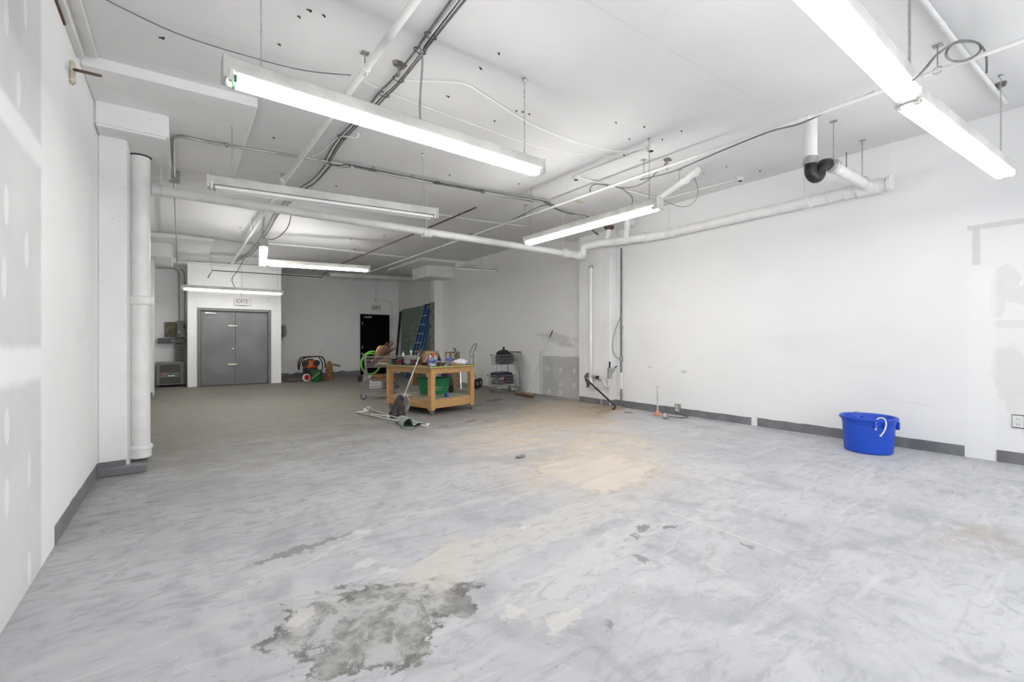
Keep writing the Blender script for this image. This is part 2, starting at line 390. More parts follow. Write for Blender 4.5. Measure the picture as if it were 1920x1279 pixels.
gl = NT('clear_glass'); gl.b.inputs['Transmission Weight'].default_value = 1; gl.b.inputs['IOR'].default_value = 1.05; gl.fin((.97, .98, .98), .02)
for i, x in enumerate((.06, 2.20, 4.36)): build('pane', MB().box(x, x+2.08, YF-.12, YF-.112, .51, 3.19), gl.mat, win)

def blocks(name, wall, x0, x1, y, z0, z1, holes=(), t=.005):     # painted concrete blocks, proud of recessed joints
    mb = MB(); r = 0; z = z0
    while z < z1-.02:
        ze = min(z+.195, z1); x = x0 - (.2 if r % 2 else 0)
        while x < x1-.02:
            a_, b_ = max(x, x0), min(x+.395, x1)
            segs = [(a_, b_)]
            for hx0, hx1, hz0, hz1 in holes:
                if z < hz1-.02 and ze > hz0+.02:
                    segs = [q for s_ in segs for q in ((s_[0], min(s_[1], hx0)), (max(s_[0], hx1), s_[1])) if q[1]-q[0] > .01]
            for s0, s1 in segs:
                d = random.uniform(0, .001); b = len(mb.v); e = .003
                mb.v += [(s0, y, z), (s1, y, z), (s1, y, ze), (s0, y, ze), (s0+e, y-t-d, z+e), (s1-e, y-t-d, z+e), (s1-e, y-t-d, ze-e), (s0+e, y-t-d, ze-e)]
                mb.f += [(b+4, b+5, b+6, b+7), (b, b+1, b+5, b+4), (b+1, b+2, b+6, b+5), (b+2, b+3, b+7, b+6), (b+3, b, b+4, b+7)]
            x += .4
        z += .2; r += 1
    o = build(name, mb, M['wall'], wall); o['kind'] = 'stuff'; return o
wb = struct('wall_back', MB().box(XL, XR, YB, YB+.2, 0, TOP), M['wall'])
blocks('block_courses', wb, 2.50, 7.02, YB, 0, 3.68, [(5.49, 6.63, 0, 2.31)])
nw = struct('wall_niche', MB().box(XL, .16, 16.5, YB, 0, TOP), M['wall'])
blocks('block_courses', nw, XL, .16, 16.5, 0, 3.5)
bo = MB().box(.16, .40, 15.43, YB, 0, 3.6).box(2.20, 2.50, 15.43, YB, 0, 3.6).box(.40, 2.20, 15.43, YB, 2.20, 3.6).box(.40, 2.20, 15.75, YB, 0, 2.20)
ww = struct('wall_hoist', bo, M['wall'])
ww.name = 'wall_bay'
blocks('block_courses', ww, .16, 2.50, 15.43, 0, 3.42, [(.38, 2.22, 0, 2.22)])
struct('beam', MB().box(XL, 2.50, 15.36, 15.75, 3.42, 3.62), M['conc'], bevel=.012)

# flat-slab drop panels, capitals and piers
def slab(name, x0, x1, y0, y1, drop, m=None):
    mb = MB(); mb.add([(x, y, ceil_z(x)-d) for d in (drop, -.05) for y in (y0, y1) for x in (x0, x1)], [(0,2,3,1),(4,5,7,6),(0,1,5,4),(2,6,7,3),(0,4,6,2),(1,3,7,5)])
    return struct(name, mb, m or M['conc'], bevel=.01)
slab('drop_panel_slab', XL, .59, 4.86, 7.10, .08)
slab('drop_panel_slab', XL, .60, 12.0, 14.6, .08)
slab('drop_panel_slab', 5.55, XR, 12.0, 14.6, .08)
struct('capital_beam', MB().box(XL, -.09, 5.53, 7.0, 3.236, 3.55), M['conc'], bevel=.02, seg=2)
struct('column', MB().box(XL, -.42, 5.80, 6.72, 0, 3.3), M['conc'], bevel=.012)
struct('capital_beam', MB().box(XL, -.14, 12.7, 14.3, 3.13, 3.55), M['conc'], bevel=.02)
struct('column', MB().box(XL, -.50, 13.03, 13.95, 0, 3.3), M['conc'], bevel=.012)
struct('capital_beam', MB().box(6.52, XR, 5.62, 7.35, 3.47, 3.72), M['conc'], bevel=.02)
struct('column', MB().box(6.835, XR, 6.10, 6.965, 0, 3.6), M['conc'], bevel=.008)
struct('capital_beam', MB().box(6.10, XR, 12.73, 13.9, 3.26, 3.70), M['conc'], bevel=.025)
struct('column', MB().box(6.675, XR, 13.42, 13.74, 0, 3.4), M['conc'], bevel=.012)
struct('trim_1', MB().box(6.655, 6.675, 13.425, 13.745, 0, 2.55), plain('bare_skim_board', (.20, .19, .18), .85, 0, .3, 6), bevel=.004)

# painted base bands, a little uneven along their upper edge
def base(name, a_, b_, h, nrm, t=.006, n=24, wob=.004):
    a_, b_ = V(*a_, 0), V(*b_, 0); nr = V(*nrm, 0)*t; mb = MB()
    for i in range(n+1):
        p = a_.lerp(b_, i/n); hh = h+random.uniform(-wob, wob)
        mb.v += [tuple(p), tuple(p+nr), tuple(p+nr+V(0, 0, hh)), tuple(p+V(0, 0, hh))]
    for i in range(n):
        k = 4*i
        for j in range(4): mb.f.append((k+j, k+(j+1) % 4, k+4+(j+1) % 4, k+4+j))
    mb.f += [(0, 1, 2, 3), (4*n+3, 4*n+2, 4*n+1, 4*n)]
    return struct(name, mb, M['base'])
base('baseboard_right', (XR, 6.1), (XR, 3.45), .115, (-1, 0))
base('baseboard_right', (XR, 3.36), (XR, 1.12), .125, (-1, 0))
base('baseboard_right', (XR, .875), (XR, YF), .125, (-1, 0), n=24)
base('baseboard_right', (6.835, 6.95), (6.835, 6.11), .115, (-1, 0), n=10)
base('baseboard_right', (6.845, 6.10), (XR, 6.10), .115, (0, -1), n=4)
base('baseboard_left', (XL, 3.98), (XL, 5.80), .125, (1, 0))
base('baseboard_left', (XL, 5.80), (-.425, 5.80), .125, (0, -1), n=6)
base('baseboard_left', (XL, 13.03), (-.505, 13.03), .125, (0, -1), n=4)
base('baseboard_left', (XL, 6.72), (XL, 13.03), .12, (1, 0))
base('baseboard_back', (2.51, YB-.015), (5.48, YB-.015), .16, (0, -1), wob=.03)
struct('trim_2', MB().box(XL, -.27, 5.70, 5.80, 0, .075), M['base'], bevel=.008)         # curb the riser stands behind
struct('trim_3', MB().box(-.42, -.27, 5.80, 6.35, 0, .02), M['base'], bevel=.005)
# steel track and wood strip along the head of the left wall
struct('trim_4', MB().box(XL, XL+.045, YF, 4.72, 3.42, 3.47), M['white2'], bevel=.004)
struct('trim_5', MB().box(XL, XL+.11, YF, 4.80, 3.49, 3.53), M['white2'], bevel=.004)
struct('trim_6', MB().box(XL, XL+.012, YF, 4.25, 3.405, 3.42), M['rust'])

# ------------------------------------------------------------------ doors
d1 = struct('door_1', MB().box(.40, .46, 15.40, 15.62, 0, 2.16).box(2.14, 2.20, 15.40, 15.62, 0, 2.16).box(.40, 2.20, 15.40, 15.62, 2.14, 2.20), M['grey_box'], bevel=.004)
build('frame_edge', MB().box(.385, .402, 15.395, 15.43, 0, 2.2).box(2.198, 2.215, 15.395, 15.43, 0, 2.2).box(.385, 2.215, 15.395, 15.43, 2.198, 2.215), M['grey_door'], d1)
build('leaf', MB().box(.465, 1.298, 15.50, 15.55, .012, 2.135), M['grey_door'], d1, bevel=.003)
build('leaf', MB().box(1.304, 2.135, 15.50, 15.55, .012, 2.135), M['grey_door'], d1, bevel=.003)
for z in (1.72, .60):
    o = build('slide_bolt', MB().box(1.12, 1.33, 15.475, 15.50, z-.018, z+.018).tube([(1.13, 15.468, z), (1.36, 15.468, z)], .010, 8), M['brass'], d1, bevel=.003)
build('door_knob', MB().lathe([(.0, 0), (.032, 0), (.032, .008), (.014, .012), (.014, .04), (.028, .045), (.03, .06), (.02, .07), (0, .072)], (1.235, 15.50, 1.04), 16, (0, -1, 0)), M['chrome'], d1, smooth=True)
build('door_closer', MB().box(.56, .82, 15.44, 15.50, 2.05, 2.10).bar((.80, 15.43, 2.09), (.62, 15.36, 2.12), .02, .008), M['steel'], d1, bevel=.004)
d2 = struct('door_2', MB().box(5.50, 5.55, 17.22, 17.3, 0, 2.30).box(6.57, 6.62, 17.22, 17.3, 0, 2.30).box(5.50, 6.62, 17.22, 17.3, 2.26, 2.30), M['black_door'], bevel=.004)
build('leaf', MB().box(5.555, 6.565, 17.245, 17.29, .01, 2.255), M['black_door'], d2, bevel=.003)
build('door_closer', MB().box(5.62, 5.90, 17.18, 17.245, 2.16, 2.21).bar((5.64, 17.17, 2.2), (5.88, 17.12, 2.22), .02, .01), M['steel'], d2, bevel=.004)
for z in (1.95, 1.05, .25): build('hinge', MB().box(5.548, 5.572, 17.225, 17.246, z-.06, z+.06), M['steel'], d2)
build('door_handle', MB().tube([(6.48, 17.245, 1.0), (6.48, 17.19, 1.0), (6.37, 17.185, 1.0)], .011, 8), M['steel'], d2, smooth=True)

# ------------------------------------------------------------------ fluorescent strip lights
def mat_tube(name, s):
    t = NT(name); t.b.inputs['Emission Color'].default_value = (1, .99, .965, 1); t.b.inputs['Emission Strength'].default_value = s
    return t.fin((.9, .9, .88), .3)
M['lit'] = mat_tube('glowing_fluorescent_tube', TUBE)
M['litmid'] = mat_tube('bright_glowing_tube', TUBE*1.9)
M['litnew'] = mat_tube('newer_glowing_tube', TUBE*1.55)
M['litdim'] = mat_tube('older_glowing_tube', TUBE*1.15)
M['unlit'] = plain('dead_fluorescent_tube', (.80, .80, .79), .15, 0, .02, 4)
M['fix'] = plain('white_fixture_enamel', (.52, .51, .48), .4, 0, .12, 5)
M['green'] = plain('green_tube_end', (.05, .22, .09), .5)
def chain_links(mb, a, b, pitch=.028, w=.009, r=.0022):
    a, b = V(a), V(b); L = (b-a).length; n = max(2, int(L/pitch)); d = (b-a)/n; u = d.normalized()
    s1 = u.orthogonal().normalized(); s2 = u.cross(s1)
    for i in range(n):
        c = a+d*(i+.5); s_ = s1 if i % 2 else s2; h = d.length*.62
        pts = [c+u*h*y+s_*w*x for x, y in ((-.5, .6), (0, 1), (.5, .6), (.5, -.6), (0, -1), (-.5, -.6))]
        mb.tube(pts, r, 4, closed=True)
def fixture(label, c, rz, L=2.42, lit='lit', tubes=2, chains=(-1, 1), group='fluorescent strip lights hung on chains', chain_kind='chain'):
    f = thing('strip_light', label, 'light', c, rz, group)
    M4 = Matrix.Translation(V(c)) @ Matrix.Rotation(rz, 4, 'Z')
    def loc(mb):
        mb.v = [tuple(M4 @ Vector(p)) for p in mb.v]; return mb
    h = L/2
    # housing: an inverted tray with sloping wings
    pr = [(-.056, .032), (-.050, .026), (.050, .026), (.056, .032), (.056, .106), (.050, .112), (-.050, .112), (-.056, .106)]
    mb = MB(); Mx = Matrix(((0, 0, 1, -h), (1, 0, 0, 0), (0, 1, 0, 0), (0, 0, 0, 1)))
    mb.prism(pr, L, Mx)
    build('housing', loc(mb), M['fix'], f, bevel=.002)
    for sx in (-1, 1):
        build('end_cap', loc(MB().box(sx*h-.012, sx*h+.012, -.062, .062, -.012, .116)), M['fix'], f, bevel=.004)
    ys = (-.045, .045) if tubes == 2 else (0,)
    for y in ys:
        build('tube', loc(MB().tube([(-h+.045, y, .0), (h-.045, y, .0)], .019, 12)), M[lit] if lit else M['unlit'], f, smooth=True)
        for sx in (-1, 1):
            so = build('socket', loc(MB().box(sx*(h-.03)-.014, sx*(h-.03)+.014, y-.017, y+.017, -.022, .046)), M['white2'], f, bevel=.005)
            build('tube_end', loc(MB().tube([(sx*(h-.058), y, 0), (sx*(h-.044), y, 0)], .0198, 12)), M['green'] if sx < 0 and lit else M['steel'], so)
    for k, ch in enumerate(chains):
        x = ch*(h-.2) if abs(ch) <= 1 else ch
        p = M4 @ Vector((x, 0, .108)); q = V(p.x, p.y, ceil_z(p.x)-.012)
        mb = MB(); q2 = V(p.x, p.y, min(q.z, p.z+.10))
        if chain_kind == 'chain':
            chain_links(mb, p+V(0, 0, .05), q)
            for s_ in (-1, 1): mb.tube([p+V(.0, 0, .06), M4 @ Vector((x+.018*s_, 0, .10))], .002, 4)
        else:
            mb.tube([p+V(0, 0, .06), q], .0035, 5)
            for s_ in (-1, 1): mb.tube([p+V(0, 0, .08), M4 @ Vector((x+.03*s_, 0, .105))], .002, 4)
        build('hanger_chain', mb, M['steel'], f)
        build('ceiling_hook', MB().lathe([(.0, -.02), (.008, -.018), (.014, -.004), (.018, 0.0), (.018, .012)], q, 8), M['steel'], f)
    return f
f1 = fixture('lit twin-tube strip light across the front of the ceiling, with green tube end', (1.425, 3.15, 2.80), .03, L=2.44, chains=(-1.03, 1.03))
f2 = fixture('dead unlit strip light in front of the long white cross pipe', (1.41, 5.32, 2.82), -.127, L=2.38, lit=False, chains=(-1.0, 1.02), chain_kind='rod')
f3 = fixture('lit strip light running off the top edge of the photo, end to end with another', (2.49, .835, 2.80), 0, L=2.43, chains=(1.18,))
f4 = fixture('lit strip light at upper right with tube ends by the right wall', (4.95, .785, 2.80), -.065, L=2.44, chains=(-1.15, 1.02))
f5 = fixture('lit strip light running lengthwise above the right-hand drain pipe', (4.40, 4.42, 2.80), PI/2+.01, L=2.44, lit='litmid', chains=(-1.08, 1.1))
f6 = fixture('lit strip light seen end-on, running lengthwise in the rear of the room', (1.285, 9.87, 2.90), PI/2-.12, L=2.36, lit='litnew', chains=(-.95, .95), chain_kind='rod')
f7 = fixture('lit strip light crossing behind the end-on one in the rear', (2.52, 10.66, 2.90), -.21, L=2.08, lit='litnew', chains=(.75,), chain_kind='rod')
f8 = fixture('lit strip light hanging low in front of the grey double doors', (1.175, 14.1, 2.585), -.02, L=2.31, lit='litdim', chains=(1.02,), chain_kind='rod')
f9 = fixture('short unlit strip light high by the right wall above the shopping cart', (5.95, 9.62, 3.05), -.22, L=1.1, lit=False, tubes=1, chains=(-.12, .25), chain_kind='rod')

# ------------------------------------------------------------------ pipes
def pipe(name, label, cat, pts, r, m='white', group=None, joints=(), n=14, jr=1.22, jl=.05, smoothk=0):
    """joints: distances 0..1 along the straight segment list -> couplings"""
    P = smooth_path(pts, smoothk) if smoothk else [V(p) for p in pts]
    o = build(name, MB().tube(P, r, n), M[m], None, smooth=True); tag(o, label, cat, group)
    for (c, d) in joints:
        c, d = V(c), V(d).normalized()
        build('coupling', MB().lathe([(r*1.02, -jl), (r*jr, -jl+.004), (r*jr, -jl*.35), (r*(jr-.08), -jl*.3), (r*(jr-.08), jl*.3), (r*jr, jl*.35), (r*jr, jl-.004), (r*1.02, jl)], c, n, d), M[m], o, smooth=True)
    return o
def hanger(o, p, r, top=None, m='steel'):            # clevis hanger on a threaded rod
    p = V(p); t_ = top or ceil_z(p.x)
    mb = MB().tube([p+V(0, 0, r*1.6), (p.x, p.y, t_)], .005, 6)
    mb.tube([p+V(0, 0, r*1.6)]+[p+V(0, math.sin(a)*r*1.12, math.cos(a)*r*1.12+0) for a in [i*PI/8 for i in range(17)]]+[p+V(0, 0, r*1.6)], .004, 4)
    mb.box(p.x-.03, p.x+.03, p.y-.03, p.y+.03, t_-.006, t_+.01)
    return build('hanger', mb, M[m], o)
# soil stack at the left pier
st = pipe('soil_stack', 'fat white vertical pipe standing against the left pier', 'pipe', [(-.345, 6.22, .05), (-.345, 6.22, 3.24)], .088, n=24)
build('hub', MB().lathe([(.09, 0), (.105, .004), (.112, .02), (.112, .075), (.104, .085), (.09, .095)], (-.345, 6.22, 1.66), 24), M['white'], st, smooth=True)
build('hub', MB().lathe([(.09, 0), (.098, .0), (.098, .08), (.108, .085), (.112, .11), (.104, .125), (.09, .13)], (-.345, 6.22, .055), 24), M['white'], st, smooth=True)
build('ceiling_gap', MB().lathe([(.088, 0), (.098, .005), (.10, .012)], (-.345, 6.22, 3.222), 20), M['gapdark'], st)
# long cross main
c0, c1 = (-.42, 6.45, 2.965), (6.46, 6.45, 2.962)
cp = pipe('cross_drain_pipe', 'long white pipe hung across the whole room', 'pipe', [c0, c1], .056,
          joints=[((-.19, 6.45, 2.965), (1, 0, 0)), ((3.072,6.45,2.946), (1, 0, 0))], jl=.07)
for p in ((-0.174,6.45,2.948), (3.072,6.45,2.946), (5.912,6.45,2.946)): hanger(cp, (p[0], 6.45, 2.964), .062, m='white2')
build('reducer', MB().lathe([(.056, -.10), (.075, -.095), (.088, -.05), (.088, .03), (.07, .06), (.07, .30), (.084, .31), (.084, .36), (.06, .365)], (5.98, 6.45, 2.962), 18, (1, 0, 0)), M['white'], cp, smooth=True)
build('riser', MB().tube(smooth_path([(6.40, 6.42, 2.96), (6.40, 6.41, 3.06), (6.41, 6.38, 3.125), (6.46, 6.22, 3.15), (6.50, 6.05, 3.15)], 5), .07, 16), M['white'], cp, smooth=True)
# right wall drain
rd = pipe('wall_drain_pipe', 'fat white pipe sloping along the right wall', 'pipe', smooth_path([(6.44, 6.25, 3.15), (6.60, 5.72, 3.15), (6.86, 4.92, 3.15), (6.86, 4.6, 3.152), (6.85, 2.5, 3.16), (6.83, 1.76, 3.165)], 6), .072, n=18,
          joints=[((6.585, 5.76, 3.15), (.3, -.95, 0)), ((6.76, 5.22, 3.15), (.3, -.95, 0)), ((6.86, 4.75, 3.152), (0, 1, 0)), ((6.852, 2.62, 3.16), (0, 1, 0)), ((6.848, 2.38, 3.16), (0, 1, 0)), ((6.842, 2.14, 3.162), (0, 1, 0))], jr=1.14, jl=.045)
for y in (4.78, 2.66): hanger(rd, (6.855, y, 3.155), .075, m='white2')
build('branch_tee', MB().lathe([(.074, -.12), (.088, -.115), (.088, .115), (.074, .12)], (6.84, 1.93, 3.163), 18, (0, 1, 0)), M['white'], rd, smooth=True)
build('cleanout', MB().lathe([(.074, 0), (.09, .01), (.09, .05), (.03, .055), (.03, .07), (0, .07)], (6.83, 1.76, 3.165), 18, (0, -1, 0)), M['white'], rd, smooth=True)
for (x, y, zt) in ((6.60, 5.50, 3.62), (6.60, 5.95, 3.46)):
    build('stub_riser', MB().tube([(x, y, 3.16), (x-.01, y, 3.26), (x+.01, y-.01, 3.34), (x+.02, y-.015, zt)], .058, 12), M['white'], rd, smooth=True)
    build('ceiling_gap', MB().lathe([(.06, 0), (.085, .03), (.10, .06)], (x+.02, y-.015, zt-.06), 10), M['spall'] if False else M['rust'], rd)
# trap
tp = thing('trap_pipe', 'white pipe drop with a black U-shaped trap under the right ceiling', 'pipe', (5.40, 2.0, 3.0))
build('downpipe', MB().tube([(5.415, 2.04, 3.66), (5.415, 2.04, 3.17)], .062, 18), M['white'], tp, smooth=True)
build('collar', MB().lathe([(.064, 0), (.07, .002), (.07, .075), (.064, .08)], (5.415, 2.04, 3.155), 18), M['steel'], tp, smooth=True)
ut = [(5.415, 2.04, 3.18), (5.415, 2.04, 3.10)]+[(5.415+.065*(1-math.cos(a)), 2.04-.02*(1-math.cos(a)), 3.10-.075*math.sin(a)) for a in [i*PI/8 for i in range(1, 8)]]+[(5.545, 2.0, 3.10), (5.55, 1.99, 3.14), (5.58, 1.975, 3.175), (5.66, 1.955, 3.185)]
build('trap_bend', MB().tube(smooth_path(ut, 3), .058, 16), M['blackm'], tp, smooth=True)
build('clamp', MB().lathe([(.06, -.04), (.068, -.038), (.068, -.015), (.062, -.01), (.062, .01), (.068, .015), (.068, .038), (.06, .04)], (5.68, 1.952, 3.185), 18, (1, -.03, 0)), M['steel'], tp, smooth=True)
build('branch', MB().tube([(5.68, 1.952, 3.185), (6.78, 1.93, 3.168)], .058, 16), M['white'], tp, smooth=True)
for x in (5.74, 6.62): hanger(tp, (x, 1.94, 3.18), .064)
build('threaded_rod', MB().tube([(5.988,1.9,3.146), (5.988,1.9,3.383)], .004, 5), M['blackm'], tp)
# lengthwise supply pipes
P1 = [(1.202,2.599,3.43), (1.183,4.155,3.43), (1.129,6.703,3.429), (1.113,11.62,3.428), (1.158,15.084,3.429)]
p1 = pipe('supply_pipe', 'white pipe running lengthwise overhead, left of the cable bundle', 'pipe', [P1[0], P1[2], P1[4]], .027,
          joints=[((1.185,3.61,3.43), (0, 1, 0)), ((1.106,6.718,3.428), (0, 1, 0))])
for p in ((1.185,3.61,3.43), (1.12,6.888,3.429), (1.101,9.773,3.428)): hanger(p1, p, .036)
p2 = pipe('supply_pipe', 'thin white pipe running lengthwise overhead near the right wall', 'pipe', [(4.919,0.305,3.452), (4.928,1.902,3.452), (4.881,3.756,3.451), (4.788,16.693,3.449)], .018,
          joints=[((4.919,1.908,3.452), (0, 1, 0)), ((4.888,4.303,3.452), (0, 1, 0))])
for p in ((4.911,0.94,3.452), (4.896,3.793,3.452), (4.861,6.274,3.451), (4.821,9.396,3.45)): hanger(p2, p, .026)
p3 = pipe('conduit', 'white conduit crossing the ceiling in the top right corner', 'conduit', [(3.915,0.861,3.6), (4.897,0.835,3.622), (6.665,0.772,3.661)], .018,
          joints=[((4.58,0.844,3.615), (1, 0, 0))])
p4 = pipe('gas_pipe', 'thin rusty pipe running lengthwise under the rear ceiling', 'pipe', [(3.754,6.102,3.377), (3.707,8.014,3.376), (3.613,10.409,3.373), (3.533,12.711,3.372)], .014, 'rust', n=8)
for p in ((3.642,9.803,3.374), (3.591,11.688,3.373)): hanger(p4, p, .02)
p5 = pipe('gas_pipe', 'thin dark pipe hung crosswise before the bay wall, with a bent end', 'pipe', [(0.594,14.5,2.956), (0.698,14.7,3.188), (3.514,14.7,3.233), (3.545,14.7,3.318), (3.832,14.9,3.534)], .012, 'blackm', n=8)
build('hanger', MB().tube([(0.686,14.7,3.187), (0.662,14.7,3.674)], .006, 5).tube([(3.238,14.7,3.227), (3.238,14.7,3.728)], .006, 5), M['steel'], p5)
p6 = pipe('supply_pipe', 'white pipe crossing before the back wall to the far pier', 'pipe', [(4.038,15.9,3.502), (7.507,15.9,3.618)], .085)
# short diagonal pipe under the ceiling by the right fixture
p7 = pipe('vent_pipe', 'short white capped pipe slanting under the ceiling above the lit strip', 'pipe', [(5.955,4.324,3.475), (5.569,3.65,3.467), (5.413,3.346,3.493)], .043,
          joints=[((5.562,3.629,3.466), (-.3, -1, 0)), ((5.492,3.457,3.495), (-.3, -1, 0))])
hanger(p7, (5.619,3.748,3.468), .04)
# ------------------------------------------------------------------ conduits and cables
def wire(name, label, cat, pts, r, m='cable', k=5, group=None, n=6):
    o = build(name, MB().tube(smooth_path(pts, k) if k else pts, r, n), M[m], None, smooth=True); return tag(o, label, cat, group)
e1 = wire('conduit', 'grey steel conduit turning the corner by the left capital', 'conduit', [(-.065, 15.2, 3.40), (-.065, 11, 3.43), (-.065, 7.6, 3.44), (-.06, 6.3, 3.445)]+[(-.05, 6.05, 3.445), (.02, 5.95, 3.445)]+[(0.293,5.956,3.45), (0.807,5.922,3.472), (1.759,5.969,3.543), (2.52,5.966,3.559), (4.764,5.931,3.609)], .014, 'emt', 3)
build('junction_box', MB().box(-.12, -.0, 7.50, 7.62, 3.40, 3.53), M['emt'], e1, bevel=.006)
for p in ((0.416,5.941,3.453), (2.065,5.949,3.549), (2.638,5.965,3.562), (3.782,5.96,3.587)):
    build('strap', MB().box(p[0]-.012, p[0]+.012, p[1]-.03, p[1]+.03, p[2]-.018, p[2]+.03), M['steel'], e1)
e2 = wire('conduit', 'grey conduit along the foot of the rear beam', 'conduit', [(-.06, 15.31, 3.46), (1.0, 15.32, 3.50), (2.4, 15.32, 3.54), (2.6, 15.3, 3.56)], .012, 'emt', 2)
M['cablek'] = plain('dark_cable', (.06, .06, .06), .55, 0, .2, 9)
def bundle(label, rows, r=.009, n=4, spread=.020, name='cable_bundle', ties=(), m='cable', seed=3):
    R = random.Random(seed); t_ = thing(name, label, 'cables', rows[0])
    for k in range(n):
        pts = []
        for p in rows:
            pts.append((p[0]+(k-(n-1)/2)*spread+R.uniform(-.008, .008), p[1]+R.uniform(-.01, .01)+(k % 2)*.012, p[2]-(k % 2)*.012))
        o = build('cable', MB().tube(smooth_path(pts, 5), r*(1 if k != 1 else .8), 6), M['white2'] if (k % 3 == 1 and n > 2) else M['cablek'] if k % 3 == 2 else M[m], t_, smooth=True)
    for p in ties:
        build('cable_tie', MB().tube([(p[0]+math.cos(a)*spread*n*.62, p[1], p[2]-.006+math.sin(a)*.022) for a in [i*PI/6 for i in range(12)]], .004, 4, closed=True), M['black'], t_)
    return t_
bundle('thick bundle of grey cables tied along the middle of the ceiling', [(1.479,2.568,3.537), (1.501,3.151,3.537), (1.492,3.235,3.517), (1.51,3.747,3.527), (1.491,4.066,3.537), (1.484,4.428,3.537), (1.443,5.192,3.536), (1.472,5.823,3.536), (1.505,6.028,3.537), (1.616,6.053,3.53), (1.746,5.924,3.532)], n=4,
       ties=[(1.491,3.068,3.537), (1.488,3.245,3.517), (1.508,3.719,3.527), (1.503,4.046,3.537), (1.486,4.401,3.537), (1.44,5.161,3.536)])
bundle('grey cables running along the conduit to the right pier', [(1.771,5.897,3.523), (2.497,5.912,3.539), (3.318,5.887,3.557), (4.254,5.836,3.578), (4.871,5.782,3.591), (5.384,6.027,3.612), (5.838,6.026,3.592), (5.946,5.863,3.535), (6.06,5.867,3.437), (6.512,6.233,3.427), (6.772,6.35,3.423)], n=4, spread=.016, seed=9,
       ties=[(2.971,5.889,3.549), (3.721,5.863,3.566), (4.556,5.81,3.584), (5.047,5.852,3.595)])
bundle('grey cables leaving the bundle toward the rear light', [(1.53,6.023,3.528), (1.518,6.765,3.527), (1.444,7.372,3.526), (1.367,8.816,3.524), (1.413,10.023,3.525), (1.414,11.128,3.485), (1.456,13.356,3.526), (1.236,14.929,3.521)], n=4, spread=.02, seed=4)
wire('dangling_cord', 'grey power cord dropping from the cable bundle to the front strip light', 'cable', [(1.48,3.2,3.494), (1.475,3.17,3.368), (1.448,3.15,3.11), (1.448,3.15,2.951), (1.457,3.15,2.85)], .0085, 'emt')
wire('dangling_cord', 'grey cord looping down from a pipe to the end-on rear light', 'cable', [(1.603,8.9,3.535), (1.551,8.9,3.317), (1.414,8.85,3.128), (1.281,8.8,3.036), (1.168,8.75,3.03)], .008, 'cable')
wire('dangling_cord', 'thin cord hanging to the light over the double doors', 'cable', [(1.432,14.679,3.566), (1.249,14.2,3.176), (1.12,14.12,2.97), (1.119,14.1,2.827), (1.179,14.1,2.69)], .009, 'cable')
wire('loose_wire', 'thin dark wire strung across the front left ceiling', 'wire', [(-0.437,3.935,3.504), (-0.025,4.065,3.493), (0.441,4.048,3.484), (0.817,4.007,3.492), (1.136,3.809,3.469)], .0045, 'cable')
wire('loose_wire', 'white wire sagging from the bundle to the ceiling box at right', 'wire', [(1.53,3.797,3.548), (1.625,3.732,3.55), (2.015,3.518,3.558), (2.308,3.591,3.575), (3.057,3.806,3.591), (3.812,3.845,3.598), (4.314,3.714,3.589), (4.539,3.509,3.614)], .0055, 'white')
wire('loose_wire', 'fine wire stapled flat from the bundle toward the right ceiling', 'wire', [(1.283,3.967,3.552), (1.604,4.046,3.559), (3.318,4.232,3.607), (3.983,4.111,3.622), (4.557,3.879,3.629)], .004, 'white')
wire('loose_wire', 'white flex looping under the ceiling to the dead strip light', 'wire', [(1.558,4.96,3.528), (1.536,4.964,3.478), (1.429,5.141,3.525), (1.397,5.454,3.545), (1.352,5.755,3.524), (1.225,6.006,3.511), (1.146,6.397,3.509), (0.917,6.726,3.524), (0.607,7.257,3.507)], .007, 'white')
wire('dangling_cord', 'black cable run hooked along the right supply pipe', 'cable', [(4.982,1.369,3.494), (4.962,1.689,3.463), (4.962,1.963,3.433), (4.846,2.214,3.411), (4.88,2.744,3.401), (4.959,3.413,3.393), (4.861,3.826,3.391)], .008, 'cable')
wire('dangling_cord', 'black cable looped over the pipe above the right strip light', 'cable', [(4.924,4.767,3.452), (4.866,4.721,3.531), (4.874,4.591,3.551), (5.024,4.325,3.455), (5.097,4.233,3.376), (5.271,4.28,3.33), (5.347,4.371,3.242)], .010, 'cable')
wire('dangling_cord', 'thin cable curving from the ceiling stub back to the pipe', 'cable', [(5.11,3.605,3.636), (5.067,3.599,3.555), (4.902,3.56,3.452), (4.968,3.781,3.393), (5.054,4.068,3.405), (5.056,4.304,3.455)], .007, 'cable')
wire('dangling_cord', 'thin grey wire drooping in a wide loop beside the right strip', 'cable', [(5.492,3.457,3.495), (5.877,3.625,3.373), (5.978,3.763,3.276), (5.882,3.872,3.223), (5.642,3.927,3.248), (5.5,3.994,3.315), (5.413,4.002,3.263)], .004, 'cable')
wire('dangling_cord', 'grey cable hooked along the pipe in the middle rear ceiling', 'cable', [(5.145,5.827,3.597), (4.903,5.89,3.552), (4.823,6.225,3.48), (4.862,6.67,3.471), (4.984,7.368,3.494), (5.032,7.928,3.515), (4.992,8.397,3.554)], .009, 'cable')
wire('armoured_cable', 'grey armoured cable coiled above the far end of the upper right strip', 'cable', [(3.196,0.71,2.689), (3.439,0.71,2.838), (3.736,0.71,3.034), (4.228,0.71,3.289), (4.872,0.71,3.538), (4.992,0.71,3.522), (4.557,0.71,3.294), (4.077,0.71,3.112), (3.921,0.71,3.103), (4.151,0.71,3.259), (4.557,0.71,3.431), (4.992,0.71,3.568), (5.225,0.71,3.567), (5.247,0.71,3.438)], .0075, 'cable', 6)
